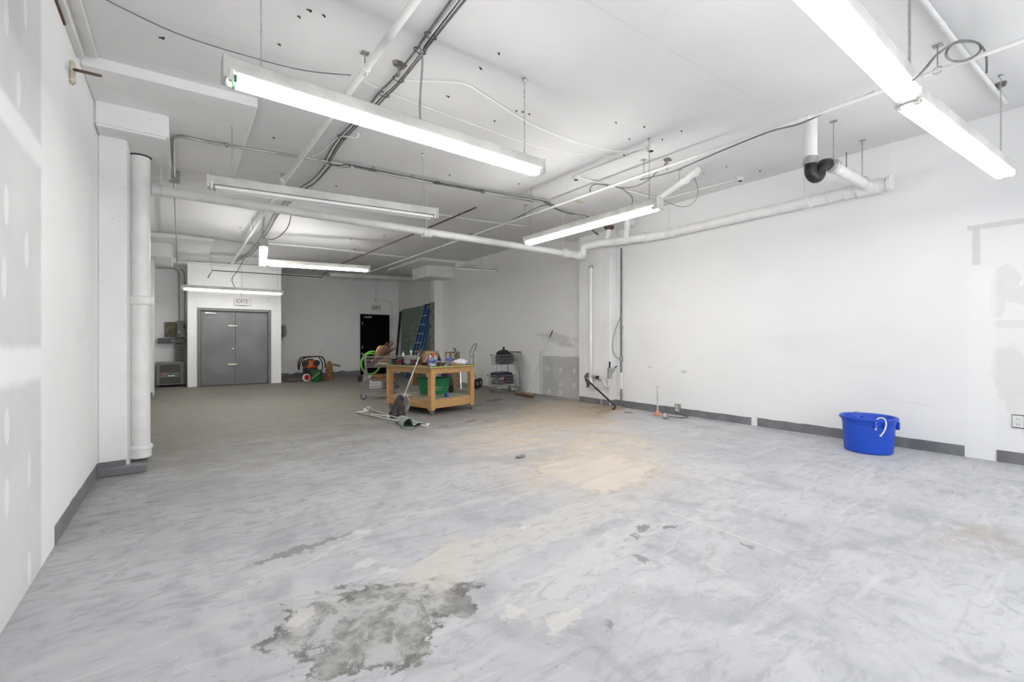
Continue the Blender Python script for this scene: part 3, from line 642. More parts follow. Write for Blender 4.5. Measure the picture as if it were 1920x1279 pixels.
wire('conduit', 'thin white conduit crosswise above the dead strip light', 'conduit', [(0.612,7.322,3.527), (1.434,7.394,3.546), (2.613,7.529,3.571), (4.708,7.515,3.618), (5.726,7.39,3.64)], .012, 'white', 2)
wire('conduit', 'white conduit between the two round ceiling boxes', 'conduit', [(4.594,3.559,3.625), (4.536,4.639,3.624)], .013, 'white', 1)
wire('conduit', 'white conduit from the middle round box toward the right wall', 'conduit', [(4.626,4.71,3.626), (6.443,4.721,3.666)], .013, 'white', 1)
wire('conduit', 'white conduit ending at the round box near the right wall', 'conduit', [(6.581,4.633,3.669), (6.631,3.482,3.67)], .013, 'white', 1)
wire('conduit', 'grey conduit crossing the deep rear ceiling left of the pipes', 'conduit', [(-0.525,11.443,3.432), (-0.072,11.751,3.512), (0.787,11.971,3.531), (1.432,12.137,3.546)], .013, 'emt', 2)
wire('conduit', 'white pipe-like conduit crossing the rear ceiling behind the end-on light', 'conduit', [(1.687,11.969,3.561), (2.797,11.913,3.586), (4.034,12.034,3.613), (5.102,12.079,3.636)], .02, 'white', 2)
def ceiling_box(label, p, r=.055):
    o = build('junction_box', MB().lathe([(r*.5, -.05), (r, -.045), (r, 0), (r*1.2, .004), (r*1.2, .012)], p, 14), M['white'], None, smooth=True)
    tag(o, label, 'junction box', 'round ceiling boxes')
    build('opening', MB().lathe([(0, -.052), (r*.62, -.052), (r*.62, -.046)], p, 10), M['gapdark'], o); return o
ceiling_box('round ceiling box with dark open face, at the end of the white wire', (4.619,3.476,3.636))
ceiling_box('round ceiling box left of the slanting white pipe', (4.577,4.724,3.635), .05)
ceiling_box('round ceiling box nearest the right wall', (6.645,3.426,3.68), .05)
M['spall'] = plain('spalled_concrete', (.20, .175, .15), .9, 0, .4, 30, .6)
def stub(label, p, L=.10):
    o = build('anchor_stub', MB().tube([V(p)+V(0, 0, .01), V(p)-V(0, 0, L)], .012, 6), M['steel'], None); tag(o, label, 'anchor')
    build('rust_patch', MB().lathe([(0, -.016), (.024, -.014), (.045, -.010), (.05, .004)], p, 7, sx=1.5, rot=.5).sphere((p[0]+.03, p[1]-.02, p[2]-.008), .03, 7, 4, (1.2, .8, .4)), M['spall'], o); return o
stub('rusty anchor with a large flake above the cable bundle', (1.464,3.6,3.576))
stub('rusty anchor plate above the right supply pipe', (5.151,3.618,3.657), .14)
stub('small rusty anchor near the right wall drain pipe', (6.187,0.754,3.68), .05)
# flakes and old fixings on the slab
for i, (px_, py_) in enumerate(()): pass
chips = [(0.717,3.351,3.56), (0.811,3.349,3.562), (-0.112,4.275,3.542), (0.611,3.869,3.557), (2.061,3.009,3.589), (2.05,3.264,3.589), (2.038,3.82,3.589), (2.736,3.68,3.604), (2.803,3.662,3.606), (2.884,3.66,3.607), (2.674,3.983,3.603), (3.775,3.286,3.627), (4.113,3.179,3.634), (4.552,3.01,3.644), (4.563,3.27,3.644), (3.066,4.556,3.611), (4.226,3.478,3.637), (0.846,5.701,3.563), (0.671,3.459,3.559), (4.548,1.187,3.644), (4.548,3.828,3.644), (6.057,3.314,3.677), (6.625,3.135,3.69), (4.088,5.432,3.634), (1.866,6.99,3.585), (3.054,5.676,3.611), (1.851,8.855,3.585), (0.969,10.597,3.565), (6.048,3.64,3.677)]
for i, p in enumerate(chips):
    R = random.Random(i); L = R.uniform(.012, .026)
    mb = MB().obox((p[0], p[1], p[2]-.003), (L*R.uniform(.8, 1.6), .008, .007), rotm(0, 0, R.uniform(-.6, .6))).obox((p[0]+.008, p[1]+.005, p[2]-.006), (L*.5, .010, .009), rotm(.3, 0, R.uniform(0, 2)))
    build('slab_flake', mb, M['rust'] if i % 3 == 0 else M['gapdark'], ceiling)
# hanging pull cords
for p, q, lb in (((6.384,1.6,3.853), (6.384,1.6,3.219), 'thin white pull cord hanging below the upper right strip'),):
    o = build('pull_cord', MB().tube([p, q], .003, 5), M['white2']); tag(o, lb, 'cord'); build('knob', MB().sphere(q, .009, 8, 5), M['white2'], o)
# wood wedge by the left wall head
tag(build('wood_stick', MB().bar((-0.58,4.27,3.133), (-0.485,4.55,3.257), .03, .018), plain('dark_stained_wood', (.10, .05, .035), .7), None, bevel=.003), 'short dark wooden stick poking out from the top of the left wall', 'wood strip')
tag(build('foam_block', MB().obox((-0.62,4.463,3.192), (.03, .07, .16)), plain('yellowed_foam', (.62, .58, .46), .9, 0, .15, 20, .4), None, bevel=.01, seg=2), 'yellowed foam plug at the head of the left wall', 'foam')

# ------------------------------------------------------------------ more materials
def mat_wood(name, a_, b_):
    t = NT(name); g = t.noise(5, 4, .6, stretch=(6, .6, 6), dist=.3)
    return t.fin(t.mix(t.ramp(g, .35, .68), a_, b_), .5)
M['wood'] = mat_wood('varnished_fir', (.42, .225, .085), (.54, .32, .14))
M['shelfwood'] = mat_wood('dusty_plywood', (.36, .31, .21), (.46, .41, .30))
M['benchtop'] = plain('dark_green_laminate', (.045, .055, .038), .4, 0, .3, 7)
M['lime'] = plain('lime_edge_band', (.38, .40, .10), .5, 0, .15, 12)
M['rubber'] = plain('black_rubber', (.02, .02, .02), .7)
M['greywheel'] = plain('grey_rubber', (.16, .16, .17), .6)
M['card'] = plain('corrugated_cardboard', (.34, .225, .13), .85, 0, .12, 12)
M['particle'] = plain('particle_board', (.22, .16, .095), .85, 0, .2, 30)
M['kraft'] = plain('brown_kraft_paper', (.34, .20, .095), .85, 0, .3, 14, .6)
M['red'] = plain('red_plastic', (.50, .03, .03), .4)
M['dkred'] = plain('dark_red_stain', (.16, .035, .025), .5, 0, .4, 9)
M['navy'] = plain('navy_nylon', (.02, .028, .06), .7, 0, .3, 12)
M['bluefg'] = plain('blue_fibreglass', (.015, .07, .26), .4, 0, .15, 8)
M['paper'] = plain('white_paper', (.80, .80, .79), .8, 0, .05, 14)
M['clear'] = None
ct = NT('clear_bottle_plastic'); ct.b.inputs['Transmission Weight'].default_value = .75; ct.b.inputs['IOR'].default_value = 1.15; M['clear'] = ct.fin((.80, .86, .92), .12)
M['bluelabel'] = plain('blue_bottle_label', (.06, .10, .42), .4, 0, .5, 30)
M['greenbin'] = plain('green_bin_plastic', (.012, .21, .075), .42, 0, .08, 6)
M['lime_hose'] = plain('green_hose', (.10, .42, .03), .4)
M['pink'] = plain('pink_plastic', (.62, .10, .16), .4)
M['greyplastic'] = plain('grey_plastic', (.22, .22, .23), .5)
M['orange'] = plain('orange_enamel', (.50, .10, .02), .45, 0, .2, 8)
M['canvas'] = plain('grey_green_canvas', (.29, .35, .315), .85, 0, .15, 12, .4)
M['brush'] = plain('brown_bristle', (.10, .055, .045), .9, 0, .4, 25, .6)

# ------------------------------------------------------------------ workbench
BO, BR = V(3.41, 7.02, 0), math.atan2(.232, .973)
def bl(x, y, z=0): return BO + V(x*math.cos(BR)-y*math.sin(BR), x*math.sin(BR)+y*math.cos(BR), z)
wb_ = thing('workbench', 'orange-brown wooden workbench on casters with a dark green top and lime edge', 'workbench', BO, BR)
build('top', MB().box(.008, 1.112, .008, 1.402, .824, .841), M['benchtop'], wb_, local=True)
build('edge_band', MB().box(0, 1.12, 0, .008, .822, .8405).box(0, 1.12, 1.402, 1.41, .822, .8405).box(0, .008, .008, 1.402, .822, .8405).box(1.112, 1.12, .008, 1.402, .822, .8405), M['lime'], wb_, local=True)
for x in (.06, 1.0):
    for y in (.05, 1.27):
        build('leg', MB().box(x, x+.095, y, y+.095, .085, .822), M['wood'], wb_, bevel=.004, local=True)
        ca = build('caster', MB().box(x+.02, x+.075, y+.02, y+.075, .072, .086).box(x+.022, x+.030, y+.02, y+.06, .03, .074).box(x+.066, x+.074, y+.02, y+.06, .03, .074), M['steel'], wb_, bevel=.002, local=True)
        build('wheel', MB().lathe([(.012, -.016), (.036, -.016), (.042, -.010), (.042, .010), (.036, .016), (.012, .016)], (x+.048, y+.03, .042), 18, (1, 0, 0)), M['greywheel'], ca, smooth=True, local=True)
for y in (.055, 1.335): build('apron', MB().box(.155, 1.0, y, y+.024, .715, .822), M['wood'], wb_, bevel=.003, local=True)
for x in (.065, 1.066): build('apron', MB().box(x, x+.024, .145, 1.27, .715, .822), M['wood'], wb_, bevel=.003, local=True)
for y in (.055, 1.335): build('lower_rail', MB().box(.155, 1.0, y, y+.024, .115, .262), M['wood'], wb_, bevel=.003, local=True)
for x in (.065, 1.066): build('lower_rail', MB().box(x, x+.024, .145, 1.27, .115, .262), M['wood'], wb_, bevel=.003, local=True)
build('shelf', MB().box(.09, 1.065, .08, 1.335, .250, .268), M['shelfwood'], wb_, local=True)
build('hanging_block', MB().box(.62, .78, 1.30, 1.334, .40, .715), M['wood'], wb_, bevel=.003, local=True)

# ---- on the bench
def bottle(label, p, h=.20, r=.032, rz=0, group='clear water bottles on the workbench'):
    t = thing('water_bottle', label, 'bottle', p, rz, group); s_ = h/.20
    build('body', MB().lathe([(.0, 0), (r*.85, 0), (r, .008), (r*.97, .05), (r, .06), (r, .125*s_), (r*.9, .145*s_), (r*.45, .178*s_), (r*.4, .187*s_), (r*.4, .19*s_)], (0, 0, 0), 16), M['clear'], t, smooth=True, local=True)
    build('paper_band', MB().lathe([(r*1.015, .068*s_), (r*1.02, .07*s_), (r*1.02, .12*s_), (r*1.015, .122*s_)], (0, 0, 0), 16), M['bluelabel'], t, smooth=True, local=True)
    build('cap', MB().lathe([(0, .2*s_), (r*.46, .2*s_), (r*.48, .185*s_), (r*.48, .183*s_)], (0, 0, 0), 12), M['paper'], t, local=True)
    return t
bottle('water bottle at the near corner of the bench, left of the red spray bottle', bl(.095, .12, .841), .185)
bottle('water bottle at the near corner of the bench, right of the red spray bottle', bl(.235, .155, .841), .19)
bottle('short water bottle in front of the brown board behind the bench', bl(.60, .70, .841), .17)
bottle('water bottle beside the white crumpled paper, left of the squeegee', bl(.66, .30, .841), .21)
bottle('water bottle behind the white crumpled paper under the squeegee blade', bl(.83, .36, .841), .20)
sb = thing('spray_bottle', 'red spray bottle standing between two clear bottles on the bench', 'spray bottle', bl(.155, .215, .841), .5)
build('body', MB().lathe([(0, 0), (.036, 0), (.04, .01), (.04, .12), (.03, .16), (.015, .185), (.014, .21)], (0, 0, 0), 16), M['red'], sb, smooth=True, local=True)
hd = build('spray_head', MB().box(-.018, .018, -.06, .035, .225, .255).box(-.014, .014, -.015, .015, .205, .228).box(-.01, .01, -.085, -.06, .235, .25), plain('yellow_nozzle', (.48, .38, .12), .4), sb, bevel=.004, local=True)
build('trigger', MB().bar((0, -.04, .225), (0, -.055, .175), .012, .010), M['black'], hd, local=True)
cb = thing('cardboard_box', 'brown cardboard box with red print and a white slip on the workbench', 'box', bl(.72, .95, .841), .0)
build('carton', MB().obox((0, 0, .12), (.30, .26, .24), rotm(0, 0, .15)), M['card'], cb, bevel=.004, local=True)
R15 = rotm(0, 0, .15)
build('flap', MB().obox(R15 @ V(-.19, -.03, .235), (.085, .22, .006), rotm(0, .5, .15)), M['card'], cb, local=True)
build('red_print', MB().obox(R15 @ V(.055, -.1315, .165), (.13, .003, .085), R15), plain('red_carton_print', (.46, .14, .08), .8, 0, .5, 40), cb, local=True)
build('white_slip', MB().obox(R15 @ V(.07, -.133, .075), (.11, .004, .075), R15), M['paper'], cb, local=True)
build('tape', MB().obox(R15 @ V(-.06, -.1318, .16), (.05, .003, .13), R15), plain('packing_tape', (.46, .36, .25), .4), cb, local=True)
tb = thing('tool_tray', 'low black tool case under the white basin on the workbench', 'tool case', bl(.40, 1.13, .841), BR)
build('case', MB().box(-.20, .20, -.12, .12, 0, .075), M['black'], tb, bevel=.01, local=True); build('latch', MB().box(-.05, .05, -.128, -.12, .03, .06), M['dkred'], tb, local=True)
bs = thing('basin', 'white tapered hand basin lying on the black tool case', 'basin', bl(.40, 1.13, .916), BR)
mb = MB(); mb.add([(-.14, -.10, 0), (.14, -.10, 0), (.14, .10, 0), (-.14, .10, 0), (-.25, -.15, .085), (.25, -.15, .085), (.25, .15, .085), (-.25, .15, .085)], [(0,3,2,1),(4,5,6,7),(0,1,5,4),(1,2,6,5),(2,3,7,6),(3,0,4,7)])
build('bowl', mb, plain('off_white_china', (.46, .43, .39), .3, 0, .06, 6), bs, bevel=.01, seg=2, local=True)
so = thing('soap_pump', 'small white pump bottle on the left of the white basin', 'soap bottle', bl(.28, 1.14, 1.002))
build('body', MB().lathe([(0, 0), (.02, 0), (.022, .01), (.022, .04), (.01, .05), (.009, .058)], (0, 0, 0), 12), M['paper'], so, smooth=True, local=True)
build('pump', MB().tube([(0, 0, .055), (0, 0, .078)], .004, 6).tube([(0, 0, .078), (0, -.022, .076)], .005, 6), M['paper'], so, local=True)
tk = thing('tap_fitting', 'pale brass tap fitting on a round chrome flange on the white basin', 'tap', bl(.45, 1.12, 1.002))
build('flange', MB().lathe([(0, 0), (.042, 0), (.045, .006), (.03, .012), (0, .012)], (0, 0, 0), 18), M['chrome'], tk, smooth=True, local=True)
build('spindle', MB().lathe([(.014, .012), (.014, .05), (.022, .055), (.024, .085), (.012, .10), (0, .10)], (0, 0, 0), 12), M['brass'], tk, smooth=True, local=True)
bp = tag(build('backpack', MB().lathe([(0, 0), (.085, 0), (.095, .02), (.075, .09), (.05, .16), (.022, .22), (0, .235)], bl(.87, .86, .841), 14, sy=.8), plain('dark_violet_nylon', (.035, .03, .05), .8, 0, .4, 14, .5), None, smooth=True), 'dark pointed bag slumped behind the bottles beside the cardboard box', 'bag')
sq = thing('squeegee', 'grey squeegee lying propped up over the bottles at the right end of the bench', 'squeegee', bl(.80, .28, .841))
p0, p1_ = bl(.70, .25, .96), bl(.90, .34, 1.075)
build('handle', MB().tube([bl(.62, .235, .90), p1_], .011, 8), M['greyplastic'], sq)
build('blade', MB().bar(p1_+V(-.055, -.02, .075), p1_+V(.05, .02, -.065), .05, .02), M['greyplastic'], sq, bevel=.004)
def crumple(name, label, cat, c, r, sc_, m, seed, n=14):
    R = random.Random(seed); mb = MB().sphere((0, 0, 0), r, n, 8)
    mb.v = [(x*sc_[0]*(1+R.uniform(-.22, .22)), y*sc_[1]*(1+R.uniform(-.22, .22)), max(-r*sc_[2]*.85, z*sc_[2]*(1+R.uniform(-.25, .25)))) for x, y, z in mb.v]
    zmin = min(v[2] for v in mb.v); c = V(c)
    mb.v = [(x+c.x, y+c.y, z-zmin+c.z) for x, y, z in mb.v]
    return tag(build(name, mb, m, None), label, cat)
crumple('paper_wad', 'crumpled white paper towel at the right end of the bench', 'paper towel', bl(.87, .21, .841), .1, (1.35, .8, .55), M['paper'], 2, 18)
crumple('plastic_wad', 'crumpled grey plastic bag at the left edge of the bench', 'plastic bag', bl(.20, .90, .841), .07, (1, .8, .8), plain('grey_film', (.24, .23, .26), .3), 5)
crumple('cloth_wad', 'pale blue rag at the near corner of the bench', 'rag', bl(.085, .055, .841), .045, (1.2, .8, .7), plain('pale_blue_rag', (.38, .45, .50), .8), 8)
o = tag(build('tin_can', MB().lathe([(0, 0), (.06, 0), (.063, .004), (.06, .008), (.06, .10), (.063, .104), (.055, .106), (0, .104)], bl(.13, 1.20, .841), 18), M['black'], None, smooth=True), 'squat black tin at the left far corner of the bench', 'tin')
o = tag(build('book', MB().obox(bl(.01, 1.36, .853), (.22, .15, .024), rotm(0, 0, BR+.2)), plain('pale_green_cover', (.24, .33, .20), .6), None, bevel=.003), 'pale green booklet lying at the left far corner of the bench', 'booklet')
def packet(label, x, y, w, d_, h, m, rz=0, name='packet', cat='packet'):
    return tag(build(name, MB().obox(bl(x, y, .841+h/2), (w, d_, h), rotm(0, 0, BR+rz)), M[m] if isinstance(m, str) else m, None, bevel=min(.006, h*.2), seg=2), label, cat)
packet('dark red and black packet standing by the black tin on the bench', .12, 1.06, .11, .05, .085, plain('red_black_packet', (.16, .03, .045), .5, 0, .8, 25))
packet('red level lying along the near edge of the bench', .17, .50, .30, .05, .022, 'red', .9, 'spirit_level', 'level')
packet('black pouch lying in the middle of the bench', .42, .55, .26, .14, .045, 'black', .3, 'tool_pouch', 'pouch')
packet('black pry bar case at the right half of the bench', .62, .42, .30, .09, .03, 'black', .1, 'tool_case', 'tool case')
packet('dark purple packet beside the red level', .30, .78, .16, .10, .05, plain('purple_packet', (.07, .02, .05), .5, 0, .5, 20), .4)
packet('orange-handled scraper lying before the white paper', .66, .10, .22, .03, .018, plain('orange_handle', (.45, .14, .05), .5), .0, 'scraper', 'scraper')
packet('beige stir stick pointing at the near bottles', .05, .30, .03, .22, .006, plain('beige_stick', (.60, .52, .38), .6), .6, 'stir_stick', 'stick')
packet('small grey roll of tape on the front edge of the bench', .40, .07, .04, .04, .03, plain('beige_tape', (.48, .45, .36), .6), .3, 'tape_roll', 'tape')
packet('dark brown block beside the near water bottles', .30, .10, .05, .05, .07, plain('brown_block', (.10, .07, .045), .6), .2, 'wood_block', 'block')
o = tag(build('paint_tray', MB().lathe([(0, 0), (.10, 0), (.13, .022), (.135, .022), (.105, -.004), (0, -.004)], bl(.52, .52, .898), 20, (.15, -.1, 1)), plain('cream_plate', (.52, .50, .42), .5), None, smooth=True), 'cream coloured plate lying on the black tools on the bench', 'plate')
o = tag(build('white_rod', MB().tube([bl(.36, .66, .85), bl(.66, .82, 1.04)], .004, 6), M['paper'], None), 'thin white rod sticking up from the middle of the bench', 'rod')
# ---- on the lower shelf
gb = thing('recycling_bin', 'green plastic recycling bin on the lower shelf of the bench', 'bin', bl(.74, .80, .268), BR)
def tubbox(w0, d0, w1, d1, h, t=.006):
    mb = MB(); q = []
    for w, d_, z in ((w0, d0, 0), (w1, d1, h), (w1-2*t, d1-2*t, h), (w0-2*t, d0-2*t, t)):
        q += [(-w/2, -d_/2, z), (w/2, -d_/2, z), (w/2, d_/2, z), (-w/2, d_/2, z)]
    f = [(3, 2, 1, 0), (12, 13, 14, 15)]
    for k in range(3):
        for j in range(4): f.append((4*k+j, 4*k+(j+1) % 4, 4*k+4+(j+1) % 4, 4*k+4+j))
    return mb.add(q, f)
build('tub', tubbox(.42, .30, .50, .37, .30), M['greenbin'], gb, bevel=.006, local=True)
mb = MB().box(-.265, .265, -.20, -.185, .275, .302).box(-.265, .265, .185, .20, .275, .302).box(-.265, -.25, -.185, .185, .275, .302).box(.25, .265, -.185, .185, .275, .302)
build('rim', mb, M['greenbin'], gb, bevel=.004, local=True)
def on_front(z): return -.15-.035*z/.30-.003
lm = MB()
for k in range(3):                                    # three chasing arrows
    a0 = k*2*PI/3+.3
    pts = [(-.06+.026*math.cos(a0+i*.28), on_front(.13), .13+.026*math.sin(a0+i*.28)) for i in range(6)]
    lm.tube(pts, [.004, .004, .004, .004, .009, .001], 5)
lm.box(-.02, .10, on_front(.125)-.001, on_front(.125)+.004, .122, .127).box(-.10, .06, on_front(.08)-.001, on_front(.08)+.004, .078, .083)
build('recycling_mark', lm, M['paper'], gb, local=True)
bg_ = crumple('rubbish_bag', 'dark rubbish bag slumped on the floor behind the bench and the green bin', 'bag', (4.98, 9.5, 0), .22, (1.0, .8, 1.35), plain('black_bag_film', (.03, .022, .024), .35, 0, .5, 9), 11, 18)
crumple('plastic_strip', 'torn white plastic strip at the left of the bench lower shelf', 'plastic', bl(.17, .88, .268), .06, (1.1, 2.0, .28), M['paper'], 21)
o = tag(build('tape_roll', MB().lathe([(.022, -.022), (.04, -.022), (.04, .022), (.022, .022), (.022, -.022)], bl(.50, .16, .308), 18, (1, .3, 0)), plain('blue_tape', (.02, .10, .34), .5), None, smooth=True), 'roll of blue tape at the front of the bench lower shelf', 'tape')
o = tag(build('metal_strip', MB().obox(bl(.36, .22, .274), (.26, .03, .008), rotm(0, 0, BR+.25)), M['steel'], None), 'flat metal strip on the bench lower shelf beside the blue tape', 'metal strip')

# ------------------------------------------------------------------ leaning long-handled mop and floor things beside the bench
mp = thing('mop', 'long steel-handled mop with a grey cloth head leaning on the bench', 'mop', (3.02, 7.30, 0))
top_, bot_ = (3.466,7.45,1.134), (2.966,7.2,0.238)
build('handle', MB().tube([bot_, top_], .0115, 10), M['steel'], mp, smooth=True)
d_ = (V(top_)-V(bot_)).normalized()
build('grip', MB().tube([V(top_)-d_*.16, V(top_)+d_*.03], .016, 10), M['black'], mp, smooth=True)
build('socket', MB().tube([V(bot_)-d_*.16, V(bot_)+d_*.14], [.022, .018], 10), M['black'], mp, smooth=True)
R = random.Random(4)
MX, MY = -.075, -.10
def headfn(u, v):
    a = u*2*PI; z = .40*(1-v); w = .022+.105*v**.75
    w *= 1+.20*math.sin(a*5+v)+.12*math.sin(a*9+v*5)*v
    return (2.985+MX+.05*(1-v)+w*1.0*math.cos(a), 7.33+MY+w*.62*math.sin(a), z*.86+.035+.03*math.sin(a*3)*(v > .8))
build('cloth_head', MB().grid(headfn, 40, 8), plain('dark_grey_mop_cloth', (.05, .047, .045), .9, 0, .45, 9, .5), mp, smooth=True, solid=.006)
build('pale_cloth', MB().grid(lambda u, v: (3.075+MX+.045*math.sin(PI*v)+.03*u, 7.25+MY+.06*math.cos(u*3), .10+.26*v+.02*u), 6, 8), plain('pale_grey_cloth', (.36, .36, .37), .9, 0, .2, 10, .4), mp, smooth=True, solid=.006)
wh = thing('floor_roller', 'small black roller wheel with a white knob on the floor by the mop', 'roller', (3.018,7.489,0))
c = V((3.018,7.489,0))
build('wheel', MB().lathe([(.012, -.02), (.045, -.02), (.052, -.01), (.052, .01), (.045, .02), (.012, .02)], c+V(.03, 0, .052), 18, (.8, -.6, 0)), M['rubber'], wh, smooth=True)
build('fork', MB().tube(smooth_path([c+V(-.08, .0, .01), c+V(-.075, .0, .07), c+V(-.03, .0, .105), c+V(.02, 0, .10)], 4), .008, 6), M['steel'], wh)
build('knob', MB().sphere(tuple(c+V(.0, 0, .115)), .018, 10, 6), M['paper'], wh, smooth=True)
# canvas sleeve with poles
cn = thing('canvas_chair', 'collapsed grey-green canvas sleeve with two steel poles lying on the floor', 'folding chair', (2.736,6.642,0))
A, B_ = V((2.727,6.876,0)), V((2.968,6.418,0))
P0, PS, PV_ = V((2.613,6.263,0)), V((2.953,6.217,0)), V((2.772,6.901,0))
prof = smooth_path([(.52, 0, .006), (.36, 0, .006), (.16, 0, .008), (.03, 0, .012), (-.02, 0, .045), (.03, 0, .105), (.16, 0, .150), (.30, 0, .150), (.40, 0, .105), (.44, 0, .05), (.50, 0, .055), (.64, 0, .062), (.82, 0, .035), (1.02, 0, .012)], 4)
def canvas(u, v):
    f = u*(len(prof)-1); i = min(int(f), len(prof)-2); q = prof[i].lerp(prof[i+1], f-i)
    wid = 1 if q.x < .62 or u < .4 else max(.12, 1-(q.x-.62)/.40*.9)
    hz = q.z*(1-.45*v*(q.z > .02))+.006*math.sin(u*23+v*9)*(q.z > .02)
    return P0+(PS-P0)*q.x+(PV_-P0)*((v-.5)*wid+.5+.02*math.sin(u*15))+V(0, 0, max(.006, hz))
build('canvas', MB().grid(canvas, 60, 10), M['canvas'], cn, smooth=True, solid=.009)
for a_, b_ in (((2.517,8.132,0.02), (2.708,6.656,0.05)), ((2.825,8.459,0.02), (2.787,6.702,0.06)), ((2.62,7.652,0.035), (2.762,7.241,0.04))):
    build('pole', MB().tube([a_, b_], .0125, 10), M['steel'], cn, smooth=True)
build('end_cap', MB().tube([(2.507,8.1,0.025), (2.64,8.075,0.03)], .012, 8).tube([(2.6,8.067,0.03), (2.699,8.024,0.05)], .014, 8).tube([(2.666,8.095,0.03), (2.675,8.154,0.06)], .012, 8).obox((2.675,8.154,0.06), (.05, .03, .02)), M['paper'], cn, bevel=.003)
build('end_cap', MB().obox((2.864,8.514,0.03), (.07, .04, .025)), M['paper'], cn, bevel=.004)
build('end_cap', MB().tube([(2.899,6.268,0.03), (2.926,6.143,0.03)], .011, 8).sphere((2.932,6.138,0.03), .02, 8, 5).obox((2.908,6.071,0.07), (.05, .03, .018)).tube([(2.932,6.138,0.03), (2.923,6.101,0.06)], .009, 6), M['paper'], cn, bevel=.002)
build('end_cap', MB().sphere((2.74,7.182,0.05), .02, 8, 5), M['paper'], cn)

# ------------------------------------------------------------------ shopping carts
def basket(mb, x0, x1, y0, y1, z0, z1, tap=.03, step=.036, r=.0042):
    xs = (x0, x1); 
    def P(x, y, f):      # f 0 bottom 1 top ; tapers inward at the bottom
        cx, cy = (x0+x1)/2, (y0+y1)/2; k = 1-tap*(1-f)*2
        return (cx+(x-cx)*k, cy+(y-cy)*k, z0+(z1-z0)*f)
    for f in (0, .33, .66, 1):
        mb.tube([P(x0, y0, f), P(x1, y0, f), P(x1, y1, f), P(x0, y1, f)], r*(1.8 if f == 1 else 1), 5, closed=True)
    n = int((x1-x0)/step)
    for i in range(n+1):
        x = x0+(x1-x0)*i/n; mb.tube([P(x, y0, 1), P(x, y0, 0), P(x, y1, 0), P(x, y1, 1)], r*.8, 4, caps=False)
    n = int((y1-y0)/step)
    for i in range(n+1):
        y = y0+(y1-y0)*i/n; mb.tube([P(x0, y, 1), P(x0, y, 0), P(x1, y, 0), P(x1, y, 1)], r*.8, 4, caps=False)
    return mb
M['wire'] = plain('grey_chrome_wire', (.30, .30, .30), .35, .6, .1, 9)
def shopping_cart(label, loc, rz):
    t = thing('shopping_cart', label, 'shopping cart', loc, rz, 'small two-basket shopping carts')
    fr = MB()
    for y in (-.20, .20):
        fr.tube(smooth_path([(-.02, y, 1.0), (.02, y, .94), (.06, y, .66), (.10, y, .40), (.12, y, .22), (.15, y, .155)], 4), .011, 8)     # upright
        fr.tube(smooth_path([(.055, y, .66), (.0, y, .34), (-.03, y, .15), (.02, y, .125), (.40, y, .125), (.70, y*.8, .125)], 5), .011, 8)
    fr.tube([(.70, -.16, .125), (.70, .16, .125)], .011, 8).tube([(.0, -.20, .125), (.0, .20, .125)], .010, 8)
    build('frame', fr, M['wire'], t, smooth=True, local=True)
    build('upper_basket', basket(MB(), .05, .62, -.19, .19, .70, .93), M['wire'], t, local=True)
    build('lower_basket', basket(MB(), .10, .72, -.19, .19, .21, .43), M['wire'], t, local=True)
    build('post', MB().tube([(.52, -.10, .13), (.52, -.10, .72)], .008, 6).tube([(.52, .10, .13), (.52, .10, .72)], .008, 6), M['wire'], t, local=True)
    build('handle_bar', MB().tube([(-.02, -.22, 1.0), (-.02, .22, 1.0)], .015, 10), M['dkred'], t, smooth=True, local=True)
    for y in (-.21, .21): build('bumper', MB().sphere((.62, y*.92, .93), .018, 8, 5).sphere((.72, y*.92, .43), .018, 8, 5), M['dkred'], t, local=True)
    for x, y in ((.0, -.19), (.0, .19), (.62, -.15), (.62, .15)):
        w = build('caster', MB().box(x-.012, x+.012, y-.022, y+.022, .10, .125).box(x-.02, x+.02, y-.022, y-.017, .045, .11).box(x-.02, x+.02, y+.017, y+.022, .045, .11), M['steel'], t, local=True)
        build('wheel', MB().lathe([(.012, -.014), (.05, -.014), (.058, -.008), (.058, .008), (.05, .014), (.012, .014)], (x, y, .058), 18, (0, 1, 0)), M['greywheel'], w, smooth=True, local=True)
    return t
LC, LR = V(3.27, 10.08, 0), -.25
sc1 = shopping_cart('two-basket wire cart loaded with rusty rods and a green hose, left of the bench', LC, LR)
RC, RR = V(6.90, 9.36, 0), PI+.10
sc2 = copy_tree(sc1); sc2.location = RC; sc2.rotation_euler = (0, 0, RR); sc2['label'] = 'two-basket wire cart full of black bags and tools against the right wall'
def lc(x, y, z): return LC + Matrix.Rotation(LR, 3, 'Z') @ V(x, y, z)
def rc(x, y, z): return RC + Matrix.Rotation(RR, 3, 'Z') @ V(x, y, z)
R = random.Random(12)
for i, (y, dx, z1, x0) in enumerate(((-.155, .52, 1.26, .12), (-.125, .50, 1.28, .10), (-.095, .46, 1.22, .18), (-.06, .55, 1.15, .10), (-.14, .57, 1.16, .16), (-.04, .38, 1.26, .14), (-.08, .60, 1.10, .05))):
    o = build('rod', MB().tube([lc(x0, y, .722), lc(x0+dx, y+R.uniform(-.015, .015), z1)], .0125, 8), M['dkred'] if i % 2 else M['rust'], None)
    tag(o, ['rusty rod sticking up out of the left cart, farthest upright', 'dark red rod, second of the rods leaning in the left cart', 'brown rod in the middle of the rods in the left cart', 'dark red rod lying lowest over the left cart basket', 'brown rod reaching toward the bench from the left cart', 'dark red rod at the back of the left cart rods', 'brown rod lying flattest across the left cart'][i], 'rod', 'rods standing in the left cart')
ho = thing('garden_hose', 'bright green hose coiled on the handle end of the left cart', 'hose', lc(-.05, 0, .55))
hm = MB(); pts = []
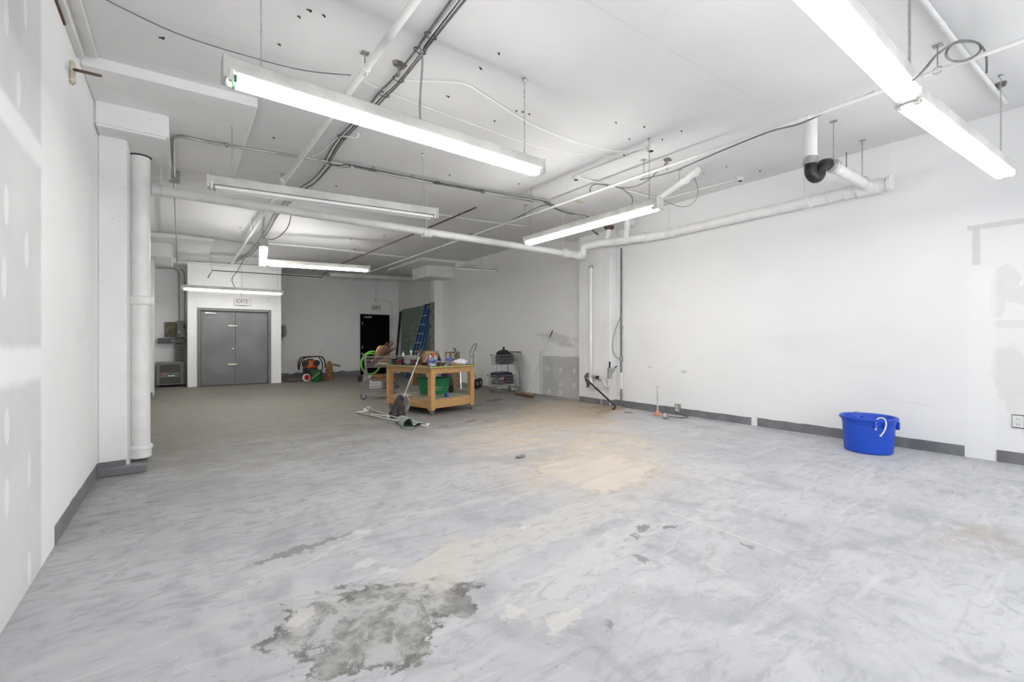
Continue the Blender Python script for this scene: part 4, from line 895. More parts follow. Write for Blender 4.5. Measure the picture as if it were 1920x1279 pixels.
for i in range(49):
    a = i/24*2*PI; k = i/48
    pts.append(lc(.19+.205*math.cos(a)-.015*k, .245+.03*k, .76+.235*math.sin(a)))
build('coil', hm.tube(pts, .02, 8), M['lime_hose'], ho, smooth=True)
build('loose_end', MB().tube(smooth_path([lc(.05, .22, .98), lc(.12, .1, 1.03), lc(.22, .0, 1.05), lc(.26, -.02, 1.02)], 5), .014, 8), M['lime_hose'], ho, smooth=True)
def sack(name, label, cat, c, w, d_, h, m, seed, top=.6, rz=0, puff=.12):
    R_ = random.Random(seed); mb = MB(); ph = [R_.uniform(0, 6) for _ in range(6)]
    def fn(u, v):
        a = u*2*PI; ca, sa = math.cos(a), math.sin(a); k = (abs(ca)**4+abs(sa)**4)**-.25
        s_ = (1+puff*math.sin(PI*v)) * (1-(1-top)*v**2)
        s_ *= 1+.05*math.sin(5*a+ph[0]+4*v)+.04*math.sin(9*a+ph[1]-7*v)
        if v > .65: s_ *= math.sqrt(max(0, 1-((v-.65)/.36)**2))
        if v <= .001: s_ *= .0
        if v >= .999: s_ *= .02
        s_ *= 1+(.05*math.sin(23*a+31*v+ph[3])+.04*math.sin(37*a-19*v+ph[4]))*math.sin(PI*v)
        x, y = ca*k*w/2*s_, sa*k*d_/2*s_
        zz = h*max(0, min(1, (v-.06)/.86)) + (.02*h*math.sin(3*a+ph[2]) if v > .3 else 0)
        return V(c)+V(x*math.cos(rz)-y*math.sin(rz), x*math.sin(rz)+y*math.cos(rz), max(0, zz))
    return tag(build(name, mb.grid(fn, 28, 14), m, None, smooth=True), label, cat)
sack('paper_bag', 'big crumpled brown paper bag in the upper basket of the left cart', 'bag', lc(.42, .085, .71), .30, .15, .46, M['kraft'], 3, .8)
sack('burlap_sack', 'reddish brown sack lying in the lower basket of the left cart', 'sack', lc(.42, .0, .41), .48, .27, .13, plain('reddish_burlap', (.26, .12, .055), .9, 0, .3, 10, .5), 4, .8)
o = tag(build('carton', MB().obox(lc(.26, -.06, .31), (.24, .20, .17), rotm(0, 0, LR)), M['paper'], None, bevel=.006), 'white carton in the lower basket of the left cart', 'carton')
o = tag(build('carton', MB().obox(lc(.55, -.06, .30), (.16, .18, .15), rotm(0, 0, LR)), M['red'], None, bevel=.006), 'red carton in the lower basket of the left cart', 'carton')
o = tag(build('plastic_sign', MB().obox(lc(.27, -.08, .81), (.20, .012, .17), rotm(.2, -.35, LR)), plain('pale_pink_board', (.50, .36, .36), .6), None), 'pale pinkish board standing in the upper basket of the left cart', 'board')
# right cart load
sack('tool_bag', 'black bag heaped in the upper basket of the right cart', 'bag', rc(.37, .0, .72), .34, .29, .33, plain('black_nylon', (.016, .016, .02), .8, 0, .4, 10, .5), 6, .75)
sack('grey_bag', 'dark grey bag at the handle end of the right cart upper basket', 'bag', rc(.125, -.03, .72), .11, .24, .25, plain('dark_grey_nylon', (.05, .05, .055), .8, 0, .4, 10, .5), 7, .8)
o = tag(build('drill', MB().obox(rc(.34, -.03, 1.05), (.05, .05, .16)).obox(rc(.34, -.03, .965), (.07, .08, .06)), M['black'], None, bevel=.008), 'black upright grip sticking out of the right cart', 'tool')
o = tag(build('blue_rag', MB().sphere(tuple(rc(.33, -.12, .965)), .05, 10, 6, (1, .8, .9)), plain('blue_rag', (.01, .05, .20), .8), None, smooth=True), 'blue rag on the black bag in the right cart', 'rag')
o = tag(build('red_cup', MB().lathe([(0, 0), (.03, 0), (.042, .09), (.045, .09), (.045, .095), (.038, .095)], rc(.33, -.145, .83), 14), M['red'], None, smooth=True), 'red cup at the front of the right cart upper basket', 'cup')
o = tag(build('red_bar', MB().bar(rc(.45, -.13, .735), rc(.10, -.15, .78), .04, .04), M['dkred'], None, bevel=.006), 'dark red bar lying in the upper basket of the right cart', 'bar')
o = tag(build('grey_disc', MB().lathe([(0, 0), (.05, .0), (.055, .01), (.05, .03), (0, .03)], rc(.42, -.11, .74), 16, (0, 0, 1)), M['greyplastic'], None, smooth=True), 'round grey disc in the upper basket of the right cart', 'disc')
o = tag(build('tool_case', MB().obox(rc(.48, -.02, .445), (.38, .28, .12), rotm(0, .06, RR)).obox(rc(.48, -.165, .445), (.10, .02, .03), rotm(0, 0, RR)), M['navy'], None, bevel=.012, seg=2), 'navy tool case on top of the right cart lower basket', 'tool case')
sack('dark_bag', 'dark blue bag at the handle end of the right cart lower basket', 'bag', rc(.20, .0, .22), .15, .26, .27, plain('dark_blue_nylon', (.02, .028, .035), .8, 0, .4, 10, .5), 10, .75)
sack('grey_cloth', 'grey cloth bundle in the lower basket of the right cart', 'cloth', rc(.60, .0, .22), .16, .24, .14, plain('grey_bundle', (.10, .10, .105), .9, 0, .3, 9, .5), 8, .7)
o = tag(build('pink_bottle', MB().tube([rc(.40, -.10, .262), rc(.29, -.11, .262)], .045, 14).tube([rc(.40, -.10, .262), rc(.45, -.09, .262)], [.03, .02], 10), M['pink'], None, smooth=True), 'pink plastic bottle lying in the lower basket of the right cart', 'bottle')
crumple('paper_scrap', 'white paper scrap stuck in the middle of the right cart', 'paper', rc(.36, -.14, .505), .045, (1.2, .6, 1.4), M['paper'], 31)
for dx in (.56, .50): pass

# ------------------------------------------------------------------ push broom, hand truck, boards
M['broomgrey'] = plain('greyed_white_handle', (.50, .50, .49), .5, 0, .2, 5)
pb = thing('push_broom', 'push broom with a white handle leaning on the right wall', 'broom', (6.42, 8.3, 0))
e0, e1_ = V((6.42,8.637,0)), V((6.39,7.974,0)); mid = (e0+e1_)/2
build('brush_head', MB().bar(e0+V(0, 0, .075), e1_+V(0, 0, .075), .06, .035), mat_wood('worn_brush_block', (.22, .12, .09), (.30, .18, .13)), pb, bevel=.006)
bh = build('bristles', MB().bar(e0+V(0, 0, .03), e1_+V(0, 0, .03), .075, .056), M['brush'], pb, bevel=.004)
ht = V((6.98,7.979,1.521)); hb = V((6.556,8.3,0.233))
build('handle', MB().tube([hb, ht], .014, 10), M['broomgrey'], pb, smooth=True)
dh = (ht-hb).normalized()
build('grip', MB().tube([ht-dh*.17, ht], .016, 10), plain('dark_brown_grip', (.09, .07, .06), .7), pb, smooth=True)
build('brace', MB().tube(smooth_path([hb, V((6.477,8.3,0.078))], 2), .008, 8).tube(smooth_path([hb+dh*.02, V((6.539,8.2,0.193)), V((6.515,8.15,0.04))], 3), .008, 8), M['white'], pb, smooth=True)
ht_ = thing('hand_truck', 'dark hand truck with a looped handle parked behind the right end of the bench', 'hand truck', (6.5, 10.7, 0))
lp = [(6.272,10.55,0.099), (6.281,10.55,0.886), (6.357,10.58,1.057), (6.453,10.6,1.186), (6.516,10.62,1.2), (6.554,10.64,1.156), (6.453,10.6,0.997), (6.404,10.56,0.883), (6.412,10.56,0.09)]
build('frame', MB().tube(smooth_path(lp, 4), .017, 8), M['emt'], ht_, smooth=True)
build('crossbar', MB().tube([(6.281,10.55,0.857), (6.406,10.55,0.855)], .012, 8).tube([(6.272,10.55,0.414), (6.406,10.55,0.408)], .012, 8).tube([(6.412,10.56,0.407), (6.651,10.7,0.168)], .012, 8), M['emt'], ht_, smooth=True)
build('toe_plate', MB().box(5.95, 6.25, 10.25, 10.55, .0, .012), M['emt'], ht_)
for p in ((6.429,10.45,0.126), (6.707,10.72,0.127)):
    build('wheel', MB().lathe([(.02, -.03), (.07, -.03), (.085, -.035), (.125, -.03), (.13, 0), (.125, .03), (.085, .035), (.07, .03), (.02, .03)], (p[0], p[1], .13), 22, (.55, -.83, 0)), M['rubber'], ht_, smooth=True)
    build('hub', MB().lathe([(0, -.038), (.06, -.034), (.06, .034), (0, .038)], (p[0], p[1], .13), 16, (.55, -.83, 0)), M['emt'], ht_, smooth=True)
bb = V((5.961,10.928,0))
o = tag(build('particle_board', MB().obox((5.98, 10.95, .49), (.40, .018, 1.0), rotm(-.08, 0, -.55)), M['particle'], None), 'brown particle board standing upright behind the bench', 'board')
o = tag(build('metal_pole', MB().tube([(6.06, 10.62, 0), (6.08, 10.72, .62)], .014, 8), M['chrome'], None), 'short metal pole leaning on the brown particle board', 'pole')
# small things on the floor behind the bench
o = tag(build('carton', MB().box(4.85, 5.35, 14.6, 14.9, 0, .16), plain('white_carton', (.55, .54, .53), .8, 0, .2, 10), None, bevel=.006), 'long white carton on the floor at the rear, seen under the bench', 'carton'); build('red_band', MB().box(5.12, 5.22, 14.594, 14.60, .02, .14), M['red'], o)
o = tag(build('black_tray', MB().box(4.55, 4.85, 11.9, 12.2, 0, .04).box(4.55, 4.85, 12.18, 12.2, .0, .12), M['black'], None, bevel=.004), 'black tray lying on the floor behind the bench', 'tray')
o = tag(build('small_case', MB().box(4.55, 4.68, 14.4, 14.52, 0, .17).box(4.57, 4.66, 14.394, 14.40, .03, .14), M['black'], None, bevel=.006), 'small black case standing on the floor left of the white carton', 'case')

# rear right corner
sh = tag(build('drywall_sheet', MB().add([(6.90, 13.9, 0), (6.90, 16.85, 0), (6.915, 16.85, 0), (6.915, 13.9, 0), (6.975, 13.9, 2.56), (6.975, 16.85, 2.50), (6.99, 16.85, 2.50), (6.99, 13.9, 2.56)], [(0,3,2,1),(4,5,6,7),(0,1,5,4),(1,2,6,5),(2,3,7,6),(3,0,4,7)]), plain('green_drywall_paper', (.18, .235, .19), .85, 0, .1, 3), None), 'large dark green drywall sheet leaning on the right wall in the rear corner', 'drywall sheet')
R = random.Random(2)
for p in ((6.86,15.235,1.941), (6.84,15.849,1.783), (6.84,15.609,1.797), (6.84,15.374,1.714), (6.84,15.145,1.652), (6.84,14.965,1.611), (6.82,16.147,1.55), (6.82,15.754,1.565), (6.8,16.25,1.33), (6.8,15.756,1.368), (6.8,15.517,1.367), (6.78,15.904,1.033)):
    xs = 6.90+.075*p[2]/2.53
    mb = MB().lathe([(0, .004), (.03, .003), (.04, 0)], (xs-.002, p[1], p[2]), 9, (-1, 0, .03), sx=1.5)
    build('filler_spot', mb, plain('filler', (.34, .38, .345), .9) if 'filler' not in bpy.data.materials else bpy.data.materials['filler'], sh)
o = tag(build('black_bar', MB().bar((6.724,16.9,0.072), (6.961,16.95,2.438), .06, .08), M['black'], None), 'long black bar leaning into the rear corner beside the green sheet', 'bar')
la = thing('stepladder', 'folded blue fibreglass stepladder leaning against the green drywall sheet', 'ladder', (6.3, 14.4, 0))
tL, tR = V(6.70, 14.12, 2.47), V(6.70, 13.78, 2.47); bL, bR_ = V(6.36, 14.93, 0), V(6.36, 14.28, 0)
for a_, b_ in ((bL, tL), (bR_, tR)): build('rail', MB().bar(a_, b_, .028, .075, (1, 0, 0)), M['bluefg'], la, bevel=.004)
for a_, b_ in ((bL, tL), (bR_, tR)): build('rear_rail', MB().bar(a_+V(.10, -.04, 0), b_+V(.05, -.06, -.1), .025, .05, (1, 0, 0)), M['bluefg'], la, bevel=.004)
for k in range(1, 8):
    f = k*.305/2.47; a_, b_ = bL.lerp(tL, f), bR_.lerp(tR, f)
    build('rung', MB().bar(a_, b_, .075, .028, (0, 0, 1)), M['chrome'], la, bevel=.003)
build('top_cap', MB().obox((6.70, 13.95, 2.49), (.12, .40, .05)), M['black'], la, bevel=.01)
build('spreader', MB().bar(bL.lerp(tL, .70)+V(.03, 0, 0), bR_.lerp(tR, .62)+V(.06, 0, 0), .01, .03), M['black'], la)
# against the back wall
pw = thing('power_washer', 'orange machine with a black tubular handle by the back wall', 'machine', (3.3, 15.6, 0))
build('body', MB().lathe([(0, 0), (.22, 0), (.25, .05), (.24, .15), (.17, .24), (0, .26)], (3.45, 16.0, .40), 20, sy=.7), M['orange'], pw, smooth=True)
build('engine', MB().box(3.35, 3.55, 15.92, 16.1, .58, .70), plain('brown_motor', (.16, .08, .04), .6), pw, bevel=.02, seg=2)
for x in (3.28, 3.62): build('fan_cover', MB().lathe([(0, .02), (.09, .02), (.10, 0), (.10, -.06)], (x, 15.84, .56), 18, (0, -1, 0)), M['black'], pw, smooth=True)
build('handle_bar', MB().tube(smooth_path([(3.06, 15.78, .36), (3.05, 15.78, .58), (3.10, 15.78, .70), (3.20, 15.78, .76), (3.70, 15.78, .77), (3.81, 15.78, .70), (3.86, 15.78, .58), (3.87, 15.78, .40)], 5), .022, 8), M['black'], pw, smooth=True)
build('handle_bar', MB().tube(smooth_path([(3.10, 15.95, .34), (3.14, 15.9, .60), (3.25, 15.85, .73), (3.32, 15.8, .76)], 4), .018, 8).tube(smooth_path([(3.83, 15.95, .34), (3.79, 15.9, .60), (3.69, 15.85, .73)], 4), .018, 8), M['black'], pw, smooth=True)
build('base_frame', MB().box(3.26, 3.66, 15.85, 16.2, .0, .42), M['black'], pw, bevel=.03)
build('antenna', MB().tube([(3.68, 15.85, .74), (3.74, 15.85, .98)], .008, 6), M['steel'], pw)
wl = build('wheel', MB().lathe([(.03, -.03), (.12, -.03), (.125, .03), (.03, .03)], (3.22, 15.45, .125), 20, (.3, -.95, 0)), M['paper'], pw, smooth=True)
build('hub', MB().lathe([(0, -.036), (.085, -.034), (.085, .034), (0, .036)], (3.22, 15.45, .125), 16, (.3, -.95, 0)), M['red'], wl, smooth=True)
gk = thing('bucket', 'dark green bucket standing before the orange machine', 'bucket', (3.652,15.981,0))
p = V((3.461,15.145,0))
build('pail', MB().lathe([(0, .0), (.135, 0), (.145, .01), (.165, .36), (.17, .36), (.17, .375), (.16, .375), (.14, .02), (0, .02)], p, 20), plain('green_pail', (.012, .10, .03), .4, 0, .3, 10), gk, smooth=True)
build('stick', MB().tube([p+V(-.20, -.16, .10), p+V(.07, -.18, .32)], .012, 6), plain('pale_yellow_stick', (.42, .40, .18), .6), gk)
sack('bark_bag', 'tall brown paper bag standing by the back wall', 'bag', (3.981,15.742,0), .22, .2, .60, plain('brown_bag', (.20, .115, .045), .85, 0, .35, 12, .5), 14, .55, puff=.05)
o = tag(build('wood_offcut', MB().bar((4.10, 15.75, .50), (4.30, 15.6, .45), .07, .07), plain('offcut_wood', (.22, .15, .075), .8), None, bevel=.006), 'short wood offcut stuck out beside the tall brown paper bag', 'wood offcut')
o = tag(build('red_tool', MB().tube(smooth_path([(3.70, 15.45, .04), (3.78, 15.45, .18), (3.86, 15.45, .30), (3.80, 15.45, .36)], 4), .022, 8).box(3.66, 3.9, 15.4, 15.5, 0, .05), M['dkred'], None), 'dark red bent tool between the green bucket and the brown bag', 'tool')
wire('extension_cord', 'dark cord lying along the back wall beside the orange machine', 'cord', [(2.6, 15.62, .012), (2.8, 15.5, .012), (3.0, 15.55, .012), (3.15, 15.62, .02), (3.3, 15.75, .15)], .011, 'black')

# ------------------------------------------------------------------ signs, boxes and switches
def text(name, s_, c, size, m, parent, sx=1, ext=.003):
    cu = bpy.data.curves.new(name, 'FONT'); cu.body = s_; cu.size = size; cu.align_x = 'CENTER'; cu.align_y = 'CENTER'; cu.extrude = ext
    me_o = bpy.data.objects.new(name, cu); C.objects.link(me_o)
    dg = bpy.context.evaluated_depsgraph_get(); me = bpy.data.meshes.new_from_object(me_o.evaluated_get(dg))
    C.objects.unlink(me_o); bpy.data.objects.remove(me_o)
    me.materials.clear(); me.materials.append(m)
    me.transform(Matrix.Rotation(PI/2, 4, 'X') @ Matrix.Diagonal((sx, 1, 1, 1)))
    o = bpy.data.objects.new(name, me); C.objects.link(o); o.parent = parent
    o.location = V(c)-Vector(root(parent).location); return o
M['signred'] = plain('faded_sign_red', (.10, .013, .012), .6, 0, .2, 20)
def exit_sign(label, c, w, h, wallY, topz, strokes):
    t = thing('exit_sign', label, 'exit sign', (c[0], c[1], c[2]-h/2), 0, 'white SORTIE exit signs')
    build('housing', MB().box(c[0]-w/2, c[0]+w/2, c[1], c[1]+.07, c[2]-h/2, c[2]+h/2), M['white'], t, bevel=.008)
    fr = MB(); e = .012
    fr.box(c[0]-w/2, c[0]+w/2, c[1]-.006, c[1], c[2]+h/2-e, c[2]+h/2).box(c[0]-w/2, c[0]+w/2, c[1]-.006, c[1], c[2]-h/2, c[2]-h/2+e).box(c[0]-w/2, c[0]-w/2+e, c[1]-.006, c[1], c[2]-h/2+e, c[2]+h/2-e).box(c[0]+w/2-e, c[0]+w/2, c[1]-.006, c[1], c[2]-h/2+e, c[2]+h/2-e)
    build('face_frame', fr, M['white2'], t)
    text('lettering', 'SORTIE', (c[0], c[1]-.002, c[2]), h*.86, M['signred'], t, w*.80/(h*.86*3.05))
    build('feed_conduit', MB().tube([(c[0], c[1]+.045, c[2]+h/2), (c[0], c[1]+.045, topz)], .012, 8), M['white'], t)
    return t
exit_sign('white SORTIE sign above the grey double doors', (1.45, 15.335, 2.425), .36, .20, 15.42, 3.42, 0)
x2 = exit_sign('white SORTIE sign above the black door', (6.10, 17.205, 2.56), .34, .22, 17.29, 3.66, 0)
build('round_box', MB().lathe([(0, .05), (.055, .05), (.06, .04), (.06, 0)], (6.10, 17.285, 2.86), 16, (0, -1, 0)), M['white'], x2, smooth=True)
o = wire('conduit', 'thin conduit running from the rear exit sign down beside the black door', 'conduit', [(6.16, 17.27, 2.87), (6.40, 17.27, 2.87), (6.55, 17.27, 2.84), (6.70, 17.27, 2.80), (6.74, 17.27, 2.70), (6.74, 17.27, 1.45)], .012, 'white2', 3)
build('switch_plate', MB().box(6.70, 6.78, 17.25, 17.285, 1.30, 1.45), M['white2'], o, bevel=.006)
ph = thing('wall_phone', 'grey wall telephone on the back wall just right of the bay', 'telephone', (2.79, 17.2, 1.30))
build('back_plate', MB().box(2.60, 2.83, 17.24, 17.285, 1.30, 1.80), M['greyplastic'], ph, bevel=.015, seg=2)
build('handset', MB().tube(smooth_path([(2.82, 17.20, 1.80), (2.87, 17.16, 1.76), (2.89, 17.15, 1.62), (2.87, 17.16, 1.48), (2.82, 17.20, 1.44)], 4), [.04]+[.052]*15+[.04], 10), M['emt'], ph, smooth=True)
o = tag(build('wall_stud', MB().lathe([(0, .05), (.02, .045), (.03, 0)], (2.78, 17.28, 1.12), 10, (0, -1, 0)), M['blackm'], None), 'small dark knob on the back wall below the telephone', 'knob')
# transformer
tr = thing('transformer', 'grey louvred transformer box on the floor of the left recess', 'transformer', (-.235, 15.9, 0))
tx0, tx1, ty, tz0, tz1 = -.54, .085, 15.88, .055, .675
build('cabinet', MB().box(tx0, tx1, ty, 16.36, tz0, tz1), M['grey_box'], tr, bevel=.008)
build('top_lip', MB().box(tx0-.01, tx1+.01, ty-.012, 16.37, tz1, tz1+.018), M['emt'], tr, bevel=.004)
for z0, z1 in ((.09, .27), (.40, .62)):
    build('grille_recess', MB().box(tx0+.075, tx1-.075, ty-.004, ty+.001, z0, z1), M['gapdark'], tr)
    n = 17
    for i in range(n):
        x = tx0+.08+(tx1-tx0-.16)*i/(n-1)
        build('grille_bar', MB().box(x-.006, x+.006, ty-.014, ty-.003, z0, z1), M['grey_box'], tr)
build('skid', MB().box(tx0+.02, tx0+.08, 15.92, 16.34, 0, .055).box(tx1-.08, tx1-.02, 15.92, 16.34, 0, .055), M['black'], tr)
build('maker_plate', MB().box(-.27, -.13, ty-.012, ty-.001, .295, .325), M['paper'], tr); build('maker_plate', MB().box(-.25, -.19, ty-.011, ty-.001, .325, .355), M['black'], tr)
build('red_emblem', MB().lathe([(0, .006), (.022, .006), (.024, 0)], (-.42, ty-.001, .335), 14, (0, -1, 0)), M['red'], tr)
text('rating_number', '45', (-.03, ty-.006, .335), .07, M['black'], tr)
def wall_box(name, label, cat, x0, x1, y0, y1, z0, z1, m): return tag(build(name, MB().box(x0, x1, y0, y1, z0, z1), m, None, bevel=.008), label, cat)
o = wall_box('backboard', 'weathered plywood board behind the disconnect switch in the left recess', 'board', -.36, -.08, 16.40, 16.485, 1.40, 1.83, M['olive'])
build('batten', MB().box(-.36, -.08, 16.385, 16.40, 1.74, 1.77).box(-.36, -.08, 16.385, 16.40, 1.50, 1.53), M['olive'], o)
o = wall_box('disconnect_switch', 'grey switch box at the top of the left recess equipment', 'switch box', -.08, .095, 16.20, 16.485, 1.38, 1.86, M['grey_box'])
build('lever', MB().box(.095, .115, 16.22, 16.26, 1.62, 1.80), M['black'], o, bevel=.004); build('plate', MB().box(-.05, .02, 16.19, 16.20, 1.53, 1.56), M['white2'], o); build('red_dot', MB().box(-.06, -.03, 16.19, 16.20, 1.43, 1.46), M['black'], o)
o = wall_box('wireway', 'long grey wiring trough across the left recess', 'wiring trough', -.51, .125, 16.25, 16.485, 1.215, 1.36, plain('dark_grey_trough', (.10, .10, .10), .5, .2))
build('cover_screw', MB().box(-.20, -.14, 16.242, 16.25, 1.28, 1.295), M['steel'], o)
o = wall_box('breaker_panel', 'grey breaker panel just above the transformer', 'breaker panel', -.12, .08, 16.25, 16.485, .70, 1.19, plain('olive_grey_enamel', (.12, .115, .10), .5, .2))
build('breaker_window', MB().box(-.075, .035, 16.24, 16.25, .94, 1.06), M['olive'], o, bevel=.003); build('toggle', MB().box(-.04, .01, 16.23, 16.245, 1.0, 1.02), M['black'], o)
build('nipple', MB().tube([(-.06, 16.4, 1.18), (-.06, 16.4, 1.23)], .02, 8), M['black'], o)
wire('conduit', 'conduit dropping to the switch box in the left recess', 'conduit', [(-.55, 16.42, 3.36), (-.2, 16.42, 3.38), (-.08, 16.42, 3.34), (-.035, 16.42, 3.22), (-.03, 16.42, 2.9), (-.02, 16.42, 1.86)], .018, 'emt', 3)
wire('conduit', 'dark conduit in the corner of the left recess', 'conduit', [(.0, 16.44, 3.38), (.08, 16.44, 3.30), (.10, 16.44, 3.1), (.105, 16.44, 1.86)], .016, 'emt', 3)
# ------------------------------------------------------------------ right pier plumbing
vp = pipe('drain_downpipe', 'white downpipe on the side of the right pier', 'pipe', [(6.785, 6.57, .62), (6.785, 6.57, 2.79)], .036)
build('top_fitting', MB().lathe([(.036, 0), (.045, .0), (.045, .03), (.038, .032), (.038, .06), (.02, .065)], (6.785, 6.57, 2.77), 14), M['steel'], vp, smooth=True)
build('tee', MB().lathe([(.036, 0), (.046, .004), (.046, .05), (.04, .055), (.04, .10), (.046, .105), (.046, .14), (.036, .145)], (6.785, 6.57, .50), 14), M['white2'], vp, smooth=True)
build('lower_trap', MB().tube(smooth_path([(6.785, 6.57, .52), (6.78, 6.55, .40), (6.77, 6.50, .34), (6.77, 6.44, .36)], 5), .036, 12), M['white'], vp, smooth=True)
build('arm', MB().tube([(6.785, 6.54, .565), (6.775, 6.36, .545)], .030, 12), M['emt'], vp, smooth=True)
build('joint', MB().tube([(6.777, 6.40, .55), (6.773, 6.31, .54)], .036, 12), M['black'], vp, smooth=True)
build('p_trap', MB().tube(smooth_path([(6.775, 6.33, .543), (6.765, 6.22, .525), (6.755, 6.17, .44), (6.75, 6.12, .385), (6.745, 6.06, .40), (6.745, 6.04, .48), (6.745, 6.035, .55)], 5), .034, 12), M['white2'], vp, smooth=True)
va = thing('valve', 'grey faucet valve on the front corner of the right pier', 'valve', (6.74, 6.03, .50))
build('valve_body', MB().tube([(6.745, 6.035, .55), (6.745, 6.03, .76)], .045, 12), M['emt'], va, smooth=True)
build('outlet', MB().tube([(6.75, 6.03, .62), (6.82, 6.01, .70), (6.86, 6.0, .76)], [.03, .026, .02], 10), M['emt'], va, smooth=True)
build('stem', MB().tube([(6.745, 6.03, .76), (6.748, 6.03, .88)], .018, 8), M['black'], va, smooth=True)
build('tip', MB().tube([(6.86, 6.0, .75), (6.90, 5.99, .79)], .014, 8), M['black'], va, smooth=True)
rod = tag(build('iron_rod', MB().tube(smooth_path([(6.684,6.62,0.48), (6.674,6.55,0.475), (6.608,5.95,0.164), (6.626,5.82,0.085), (6.587,5.76,0.045), (6.532,5.75,-0.009)], 4), .017, 8), M['blackm'], None, smooth=True), 'black bent iron rod leaning from the pier to the floor', 'rod')
build('tip', MB().sphere((6.532,5.75,0.001), .028, 8, 5), M['blackm'], rod)
ho_ = build('wall_hole', MB().grid(lambda u, v: (6.826-.002*v, 6.70+.075*math.cos(u*2*PI)*(.3+.7*v)+.03*math.sin(u*6*PI)*v, .47+.16*math.sin(u*2*PI)*(.3+.7*v)), 18, 3), plain('broken_plaster', (.16, .155, .15), .9, 0, .5, 18, .6), None); tag(ho_, 'ragged broken hole in the side of the right pier', 'hole')
tag(build('cord_line', MB().tube([(6.80, 6.30, 3.05), (6.80, 6.30, .02)], .007, 6), M['white'], None), 'thin white vertical line pipe on the side of the right pier', 'pipe')
ec = thing('cable_drop', 'dark cable conduit running down the corner of the right pier to the floor', 'cables', (6.98, 5.97, 0))
build('conduit', MB().tube([(6.985, 5.95, 3.1), (6.985, 5.95, .62)], .018, 8), M['cable'], ec, smooth=True)
build('conduit', MB().tube([(6.985, 5.95, .36), (6.985, 5.95, .12), (6.96, 5.93, .04)], .014, 8), M['cable'], ec, smooth=True)
build('sleeve', MB().box(6.955, 7.0, 5.92, 5.96, .34, .66), M['white'], ec, bevel=.004)
build('clip', MB().box(6.95, 7.01, 5.92, 5.975, .88, .97).box(6.95, 7.01, 5.92, 5.975, .22, .245).box(6.95, 7.01, 5.92, 5.975, 1.55, 1.565), M['steel'], ec, bevel=.004)
build('side_loop', MB().tube(smooth_path([(6.975, 5.96, 1.75), (6.90, 6.02, 1.5), (6.86, 6.06, 1.2), (6.90, 6.04, 1.0), (6.965, 5.98, .93)], 5), .008, 6), M['cable'], ec, smooth=True)
pl = V((6.484,4.564,0))
build('floor_lead', MB().tube(smooth_path([(6.98, 5.94, .12), (6.94, 5.90, .012), (6.92, 5.5, .012), (6.93, 5.0, .012), (6.98, 4.75, .012), (6.90, 4.45, .012), (6.72, 4.42, .012), pl+V(.05, .0, .03)], 6), .010, 6), M['cable'], ec, smooth=True)
jb = tag(build('handy_box', MB().obox(pl+V(0, .02, .045), (.11, .07, .075), rotm(.5, .2, .6)), M['steel'], None, bevel=.006), 'loose steel outlet box at the end of the floor lead', 'outlet box')
build('socket_face', MB().obox(pl+V(-.012, -.02, .055), (.08, .012, .05), rotm(.5, .2, .6)), M['greyplastic'], jb)
pg = thing('plunger', 'white-handled plunger with a dusty pink rubber cup by the right wall', 'plunger', (6.636,4.852,0))
p = V((6.636,4.852,0))
build('cup', MB().lathe([(.075, 0), (.08, .01), (.068, .04), (.035, .06), (.02, .085), (0, .085)], p, 20), plain('dusty_pink_rubber', (.50, .27, .20), .7), pg, smooth=True)
build('handle', MB().tube([p+V(0, 0, .07), p+V(-.003, 0, .51)], .0125, 10), M['broomgrey'], pg, smooth=True)
def outlet(label, y, z, x=XR, m='steel'):
    t = thing('wall_outlet', label, 'outlet', (x-.02, y, z-.06))
    build('plate', MB().box(x-.012, x-.001, y-.04, y+.04, z-.062, z+.062), M[m], t, bevel=.003)
    for dz in (-.028, .028):
        f = build('receptacle', MB().lathe([(0, .008), (.020, .008), (.022, 0)], (x-.012, y, z+dz), 14, (-1, 0, 0)), M['white'], t, smooth=True)
        build('slot', MB().box(x-.0215, x-.019, y-.009, y-.006, z+dz-.007, z+dz+.007).box(x-.0215, x-.019, y+.006, y+.009, z+dz-.007, z+dz+.007), M['black'], f)
    return t
o = outlet('surface steel outlet box at the base of the right wall behind the plunger', 4.70, .115, 6.975)
build('box', MB().box(6.972, 7.018, 4.655, 4.745, .045, .185), M['steel'], o, bevel=.004)
o = outlet('white outlet with an open dark surround at the right end of the right wall', .722, .445, XR, 'white')
build('dark_surround', MB().box(XR-.008, XR-.0005, .665, .765, .375, .515), M['gapdark'], o); build('cover_plate', MB().box(XR-.006, XR-.0003, .655, .775, .365, .525), M['white'], o)
o = outlet('small dark outlet on the wall just behind the right pier', 7.05, .68, XR, 'black')

# ------------------------------------------------------------------ blue tub
bt = thing('plastic_tub', 'bright blue round plastic tub with rope handles on the floor by the right wall', 'tub', (6.475, 1.84, 0))
tubm = NT('blue_tub_plastic'); f = tubm.noise(16, 5, .7); g = tubm.noise(5, 3, .5); q = tubm.xyz()
sp = tubm.math('MULTIPLY', tubm.ramp(f, .64, .70), tubm.ramp(g, .52, .60)); sp = tubm.math('MULTIPLY', sp, tubm.ramp(q[2], .24, .12))
tubm.fin(tubm.mix(tubm.math('MULTIPLY', sp, .6), (.006, .066, .52), (.35, .42, .72)), .38); M['tub'] = tubm.mat
build('shell', MB().lathe([(0, .0), (.215, 0), (.228, .012), (.236, .10), (.246, .33), (.252, .335), (.256, .365), (.256, .375), (.274, .378), (.278, .386), (.278, .402), (.270, .410), (.252, .408), (.247, .40), (.232, .10), (.222, .02), (0, .02)], (0, 0, 0), 56), M['tub'], bt, smooth=True, local=True)
M['rope'] = plain('white_rope', (.68, .66, .66), .8, 0, .15, 40)
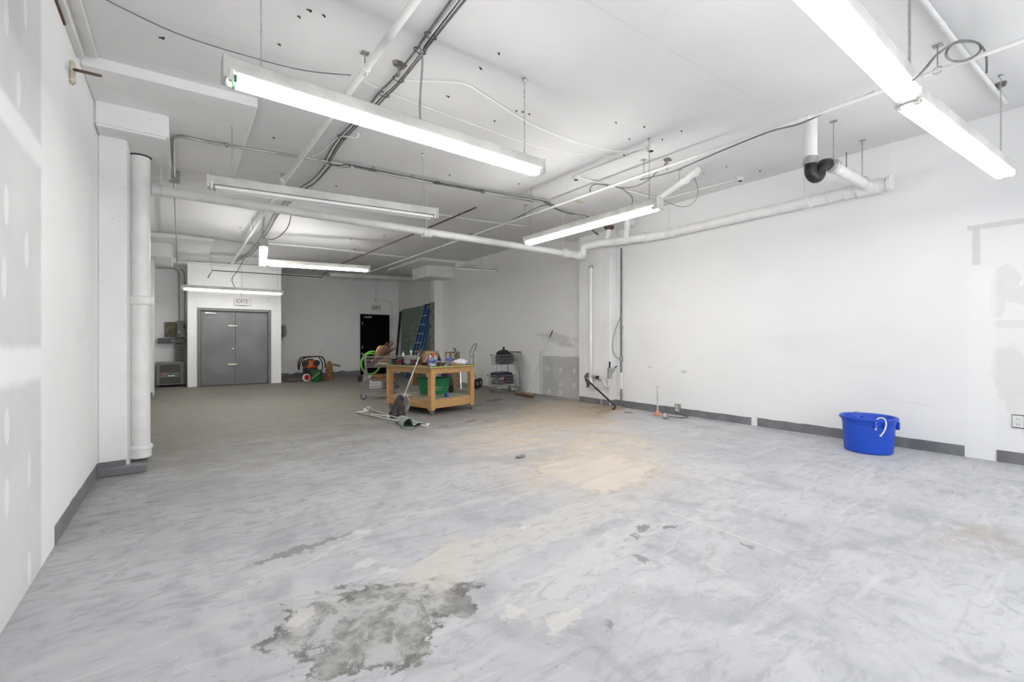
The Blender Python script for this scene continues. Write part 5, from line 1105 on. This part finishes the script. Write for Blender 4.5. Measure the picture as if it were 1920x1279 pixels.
def rope_handle(ang):
    ca, sa = math.cos(ang), math.sin(ang)
    def P(t_, rr, z): return (rr*ca - t_*sa, rr*sa + t_*ca, z)
    pts = [P(-.045, .262, .30), P(-.043, .268, .335), P(-.042, .262, .372), P(-.035, .262, .405), P(-.005, .265, .428), P(.03, .268, .42), P(.045, .274, .39), P(.043, .285, .35), P(.02, .30, .29), P(-.012, .295, .235)]
    b = build('rope_handle', MB().tube(smooth_path(pts, 5), .0075, 8), M['rope'], bt, smooth=True, local=True)
    build('knot', MB().sphere(P(-.012, .294, .235), .012, 8, 5).sphere(P(-.045, .262, .297), .011, 8, 5), M['rope'], b, smooth=True, local=True)
    for t_ in (-.044, .044): build('lug', MB().lathe([(.012, 0), (.02, .0), (.02, .055), (.012, .055)], P(t_, .255, .315), 10), M['tub'], bt, smooth=True, local=True)
aim = math.atan2(-1.84, -6.475)
rope_handle(aim+.42); rope_handle(aim+.42+PI)
build('side_lug', MB().box(-.012, .012, -.03, .03, 0, .09), M['tub'], bt, bevel=.005, local=True).location = (.258*math.cos(aim+1.75), .258*math.sin(aim+1.75), .27)
# scraps on the open floor
crumple('scrap', 'dark curled scrap on the open floor in the middle of the room', 'scrap', (3.02,3.984,0), .045, (1.4, .7, .35), M['greyplastic'], 41)
crumple('scrap', 'tiny white chip on the tan worn patch of floor', 'scrap', (3.143,3.237,-0), .012, (1, 1, .5), M['paper'], 42, 8)
wire('cord_scrap', 'short bent strand of dark wire on the floor before the rear pier', 'wire', [(6.406,5.392,0.008), (6.468,5.347,0.008), (6.433,5.224,0.008)], .006, 'cable')
crumple('red_rag', 'red rag in the lower basket of the right cart', 'rag', rc(.33, -.215, .34), .035, (1.3, .6, .8), M['red'], 33, 10)
crumple('red_pouch', 'red pouch hooked on the handle side of the right cart upper basket', 'pouch', rc(.20, -.222, .80), .04, (1.5, .5, .8), M['dkred'], 34, 10)
crumple('white_rag', 'white rag hanging under the upper basket of the right cart, by its front', 'rag', rc(.52, -.12, .57), .045, (.7, .5, 1.6), M['paper'], 35, 10)
